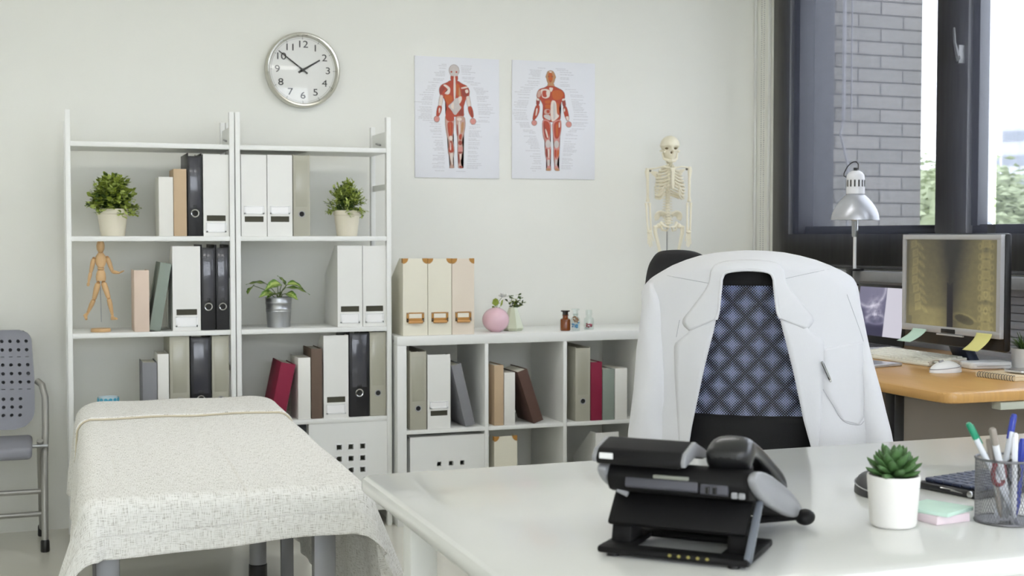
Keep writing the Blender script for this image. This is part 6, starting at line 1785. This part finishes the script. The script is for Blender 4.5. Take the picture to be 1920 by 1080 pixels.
for s in (-1, 1):
    B().tube([(s * .050, 0, .018), (s * .052, .010, .018), (s * .02, .018 + .006 * (s > 0), .014), (-s * .05, .020 + .006 * (s > 0), .004)], .0017, 6).obj('temple', GF, t)
    B().prism([(s * .029 + .0195 * cos(a), .014 + .011 * sin(a)) for a in [i * pi / 10 for i in range(20)]], -.0006, .0006, 'y').obj('lens', thin_glass('lens_glass', (248, 250, 250), .3), t, smooth=0)
q4 = onZ(1650, 688, WZ)
t = thing('tablet', 'thin silver tablet in front of the white keyboard, by the coat sleeve', 'tablet', (q4.x - .015, q4.y + .10, WZ + .0006), rz=.25)
B().prism(rrect(.085, .12, .012), 0, .009, 'z', bev=.003).obj('case', mat('laptop_silver', (206, 207, 210), .3, .5), t, smooth=40)
B().prism(rrect(.076, .106, .002), .009, .0094, 'z').obj('glass', mat('tablet_glass', (196, 198, 204), .12), t, smooth=0)
t = thing('notebook', 'cream spiral notebook at the near end of the wooden desk', 'notebook', (2.815, 3.205, WZ + .0006), rz=.1)
B().box(-.115, .13, -.078, .078, 0, .012, bev=.0015).obj('pages', mat('notebook_cream', (226, 212, 182), .7), t)
B().box(-.116, .131, -.079, .079, .012, .0138, bev=.0006).obj('cover', mat('notebook_cover', (222, 202, 168), .6), t)
b = B()
for k in range(14):
    y0 = -.070 + k * .0105
    b.tube([(-.112 + .007 * cos(a), y0, .008 + .0085 * sin(a)) for a in [i * pi / 6 for i in range(12)]], .0009, 5, closed=True)
b.obj('spiral_wire', mat('wire_black', (42, 42, 46), .4), t)
t = thing('smartphone', 'silver-edged smartphone with dark glass on the cream notebook', 'phone', (2.835, 3.20, WZ + .0178), rz=-1.45)
B().prism(rrect(.036, .072, .009), 0, .0075, 'z', bev=.002).obj('case', mat('laptop_silver', (206, 207, 210), .3, .5), t, smooth=40)
B().prism(rrect(.034, .070, .008), .0075, .0080, 'z').obj('glass', mat('phone_glass', (18, 20, 26), .06, coat=.5), t, smooth=0)
t = thing('paper_sheet', 'white sheet of paper under the small grassy plant', 'paper', (3.02, 3.52, WZ + .0006), rz=.3)
B().box(-.105, .105, -.148, .148, 0, .0012).obj('sheet', mat('paper_white', (236, 237, 238), .7), t, smooth=0)
q5 = onZ(1921, 690, WZ)
t = thing('potted_plant', 'small spiky grass plant in a white pot on the wooden desk', 'plant', (q5.x, q5.y, WZ + .0024))
ph_ = onY(1905, 655, q5.y).z - WZ
b = B(); b.lathe([(0, 0), (.036, 0), (.038, .003), (.043, ph_ - .002), (.0425, ph_), (.040, ph_), (.039, ph_ - .012), (0, ph_ - .012)], 36); b.obj('pot', MATS['matte_white_pot'], t)
B().lathe([(0, ph_ - .006), (.039, ph_ - .008)], 20).obj('soil', SOIL, t)
b = B(); rn = random.Random(9)
for k in range(60):
    a = rn.uniform(0, 6.28); e = rn.uniform(.5, 1.45); L = rn.uniform(.04, .075)
    d = Vector((cos(a) * cos(e), sin(a) * cos(e), sin(e))); p0 = Vector((cos(a) * .014 * rn.random(), sin(a) * .014 * rn.random(), ph_ - .008))
    b.tube([p0, p0 + d * L * .5 + Vector((0, 0, .004)), p0 + d * L], [.0022, .002, .0004], 5, flat=.4)
b.obj('grass_blades', mat('grass_green', (86, 118, 60), .5, var=.3, scale=50), t, smooth=60)

# lamp clamped on the ledge
lx_, ly_ = 3.085, 4.478
t = thing('desk_lamp', 'white architect lamp with a metal dome shade before the window', 'lamp', (lx_, ly_, 1.0406))
LW = mat('lamp_white', (226, 227, 230), .35, var=.01); LSH = mat('lamp_shade_silver', (188, 190, 196), .32, .45, var=.02)
B().box(-.028, .03, -.022, .022, 0, .010, bev=.003).obj('clamp', BLACKP, t)
B().box(-.028, -.020, -.018, .018, -.055, .006, bev=.002).box(-.028, .012, -.012, .012, -.06, -.052, bev=.002).obj('clamp_jaw', BLACKP, t)
z1 = onX(1608, 430, lx_).z - 1.0406; z2 = onX(1608, 412, lx_).z - 1.0406; z3 = onX(1608, 363, lx_).z - 1.0406; z4 = onX(1608, 320, lx_).z - 1.0406
B().tube([(0, 0, .008), (0, 0, z1)], .0065, 12).obj('pole', LW, t)
B().box(-.008, .008, -.012, .012, z1 - .03, z2 + .02, bev=.003).obj('joint_bracket', STEEL, t)
for s in (-1, 1): B().tube([(0, s * .016, z1 - .005), (0, s * .016, z2 + .03)], .0035, 8).obj('spring_arm', STEEL, t)
b = B(); RS = .094
pr = []
for k in range(13):
    a = k / 12 * 1.25; pr.append((.030 + (RS - .030) * sin(pi / 2 * (1 - k / 12)) ** .85, lerp(z2, z3, k / 12 * .98 + .02 * (k / 12))))
pr = [(RS - .003, z2 + .001), (RS, z2 - .001)] + pr
b.lathe(pr, 44, c=(0, 0, 0)); o = b.obj('shade', LSH, t, smooth=60); md = o.modifiers.new('thick', 'SOLIDIFY'); md.thickness = .002
B().lathe([(.031, z3 - .004), (.036, z3), (.036, z3 + (z4 - z3) * .62), (.034, z3 + (z4 - z3) * .82), (.026, z4 - .006), (.015, z4), (0, z4)], 32).obj('socket_cap', LW, t)
b = B()
for k in range(14):
    a = k * 2 * pi / 14; b.box(.0345, .0368, -.0028, .0028, z3 + (z4 - z3) * .30, z3 + (z4 - z3) * .60, T=Matrix.Rotation(a, 4, 'Z'))
b.obj('vent_slots', HOLE, t, smooth=0)
B().tube([(0, 0, z4), (0, 0, z4 + .012)], .008, 10).obj('cord_grip', BLACKP, t)
def lq(px, py): q = onX(px, py, lx_); return (q.x - lx_, q.y - ly_, q.z - 1.0406)
B().tube([lq(*p) for p in smooth_pts([(1609, 318), (1609, 308), (1603, 303), (1592, 309), (1584, 322), (1583, 330), (1590, 332), (1596, 330)], 6)], .0024, 8).obj('cord', BLACKP, t)
B().ball((0, 0, z2 + .02), .028, n=16).obj('bulb', mat('bulb_glass', (238, 238, 236), .2), t)

# ------------------------------------------------------------------ words for parts that look different from the rest of their thing
PARTS = {'finger_ring': 'round metal-rimmed finger ring', 'corner_guard': 'tan corner guard', 'pull_lip': 'tan pull lip', 'page_block': 'white page edges',
         'spine_pocket': 'clear label pocket on the spine', 'slot': 'dark window slot', 'label_card': 'blank label card', 'soil': 'dark soil', 'side_cheek': 'grey side panel',
         'screen_end': 'grey end cap', 'sticker': 'small white sticker', 'spiral_wire': 'black spiral wire', 'stopper': 'flared jar stopper', 'mesh_back': 'see-through black mesh with diamond pattern',
         'turned_band': 'turned-back top of the sheet', 'hem': 'hem at the front edge', 'rubber_foot': 'black rubber foot', 'dark_backing': 'dark sheet added behind the holes', 'seam_strip': 'thin seam around the mouse',
         'eye_socket': 'dark eye socket', 'port_marks': 'row of small yellowish marks', 'prop_arm': 'slate grey prop arm', 'hour_hand': 'short black hour hand', 'minute_hand': 'long black minute hand'}
for o in list(S.objects):
    k = o.name.split('.')[0]
    if o.parent and k in PARTS and 'label' not in o: o['label'] = PARTS[k]
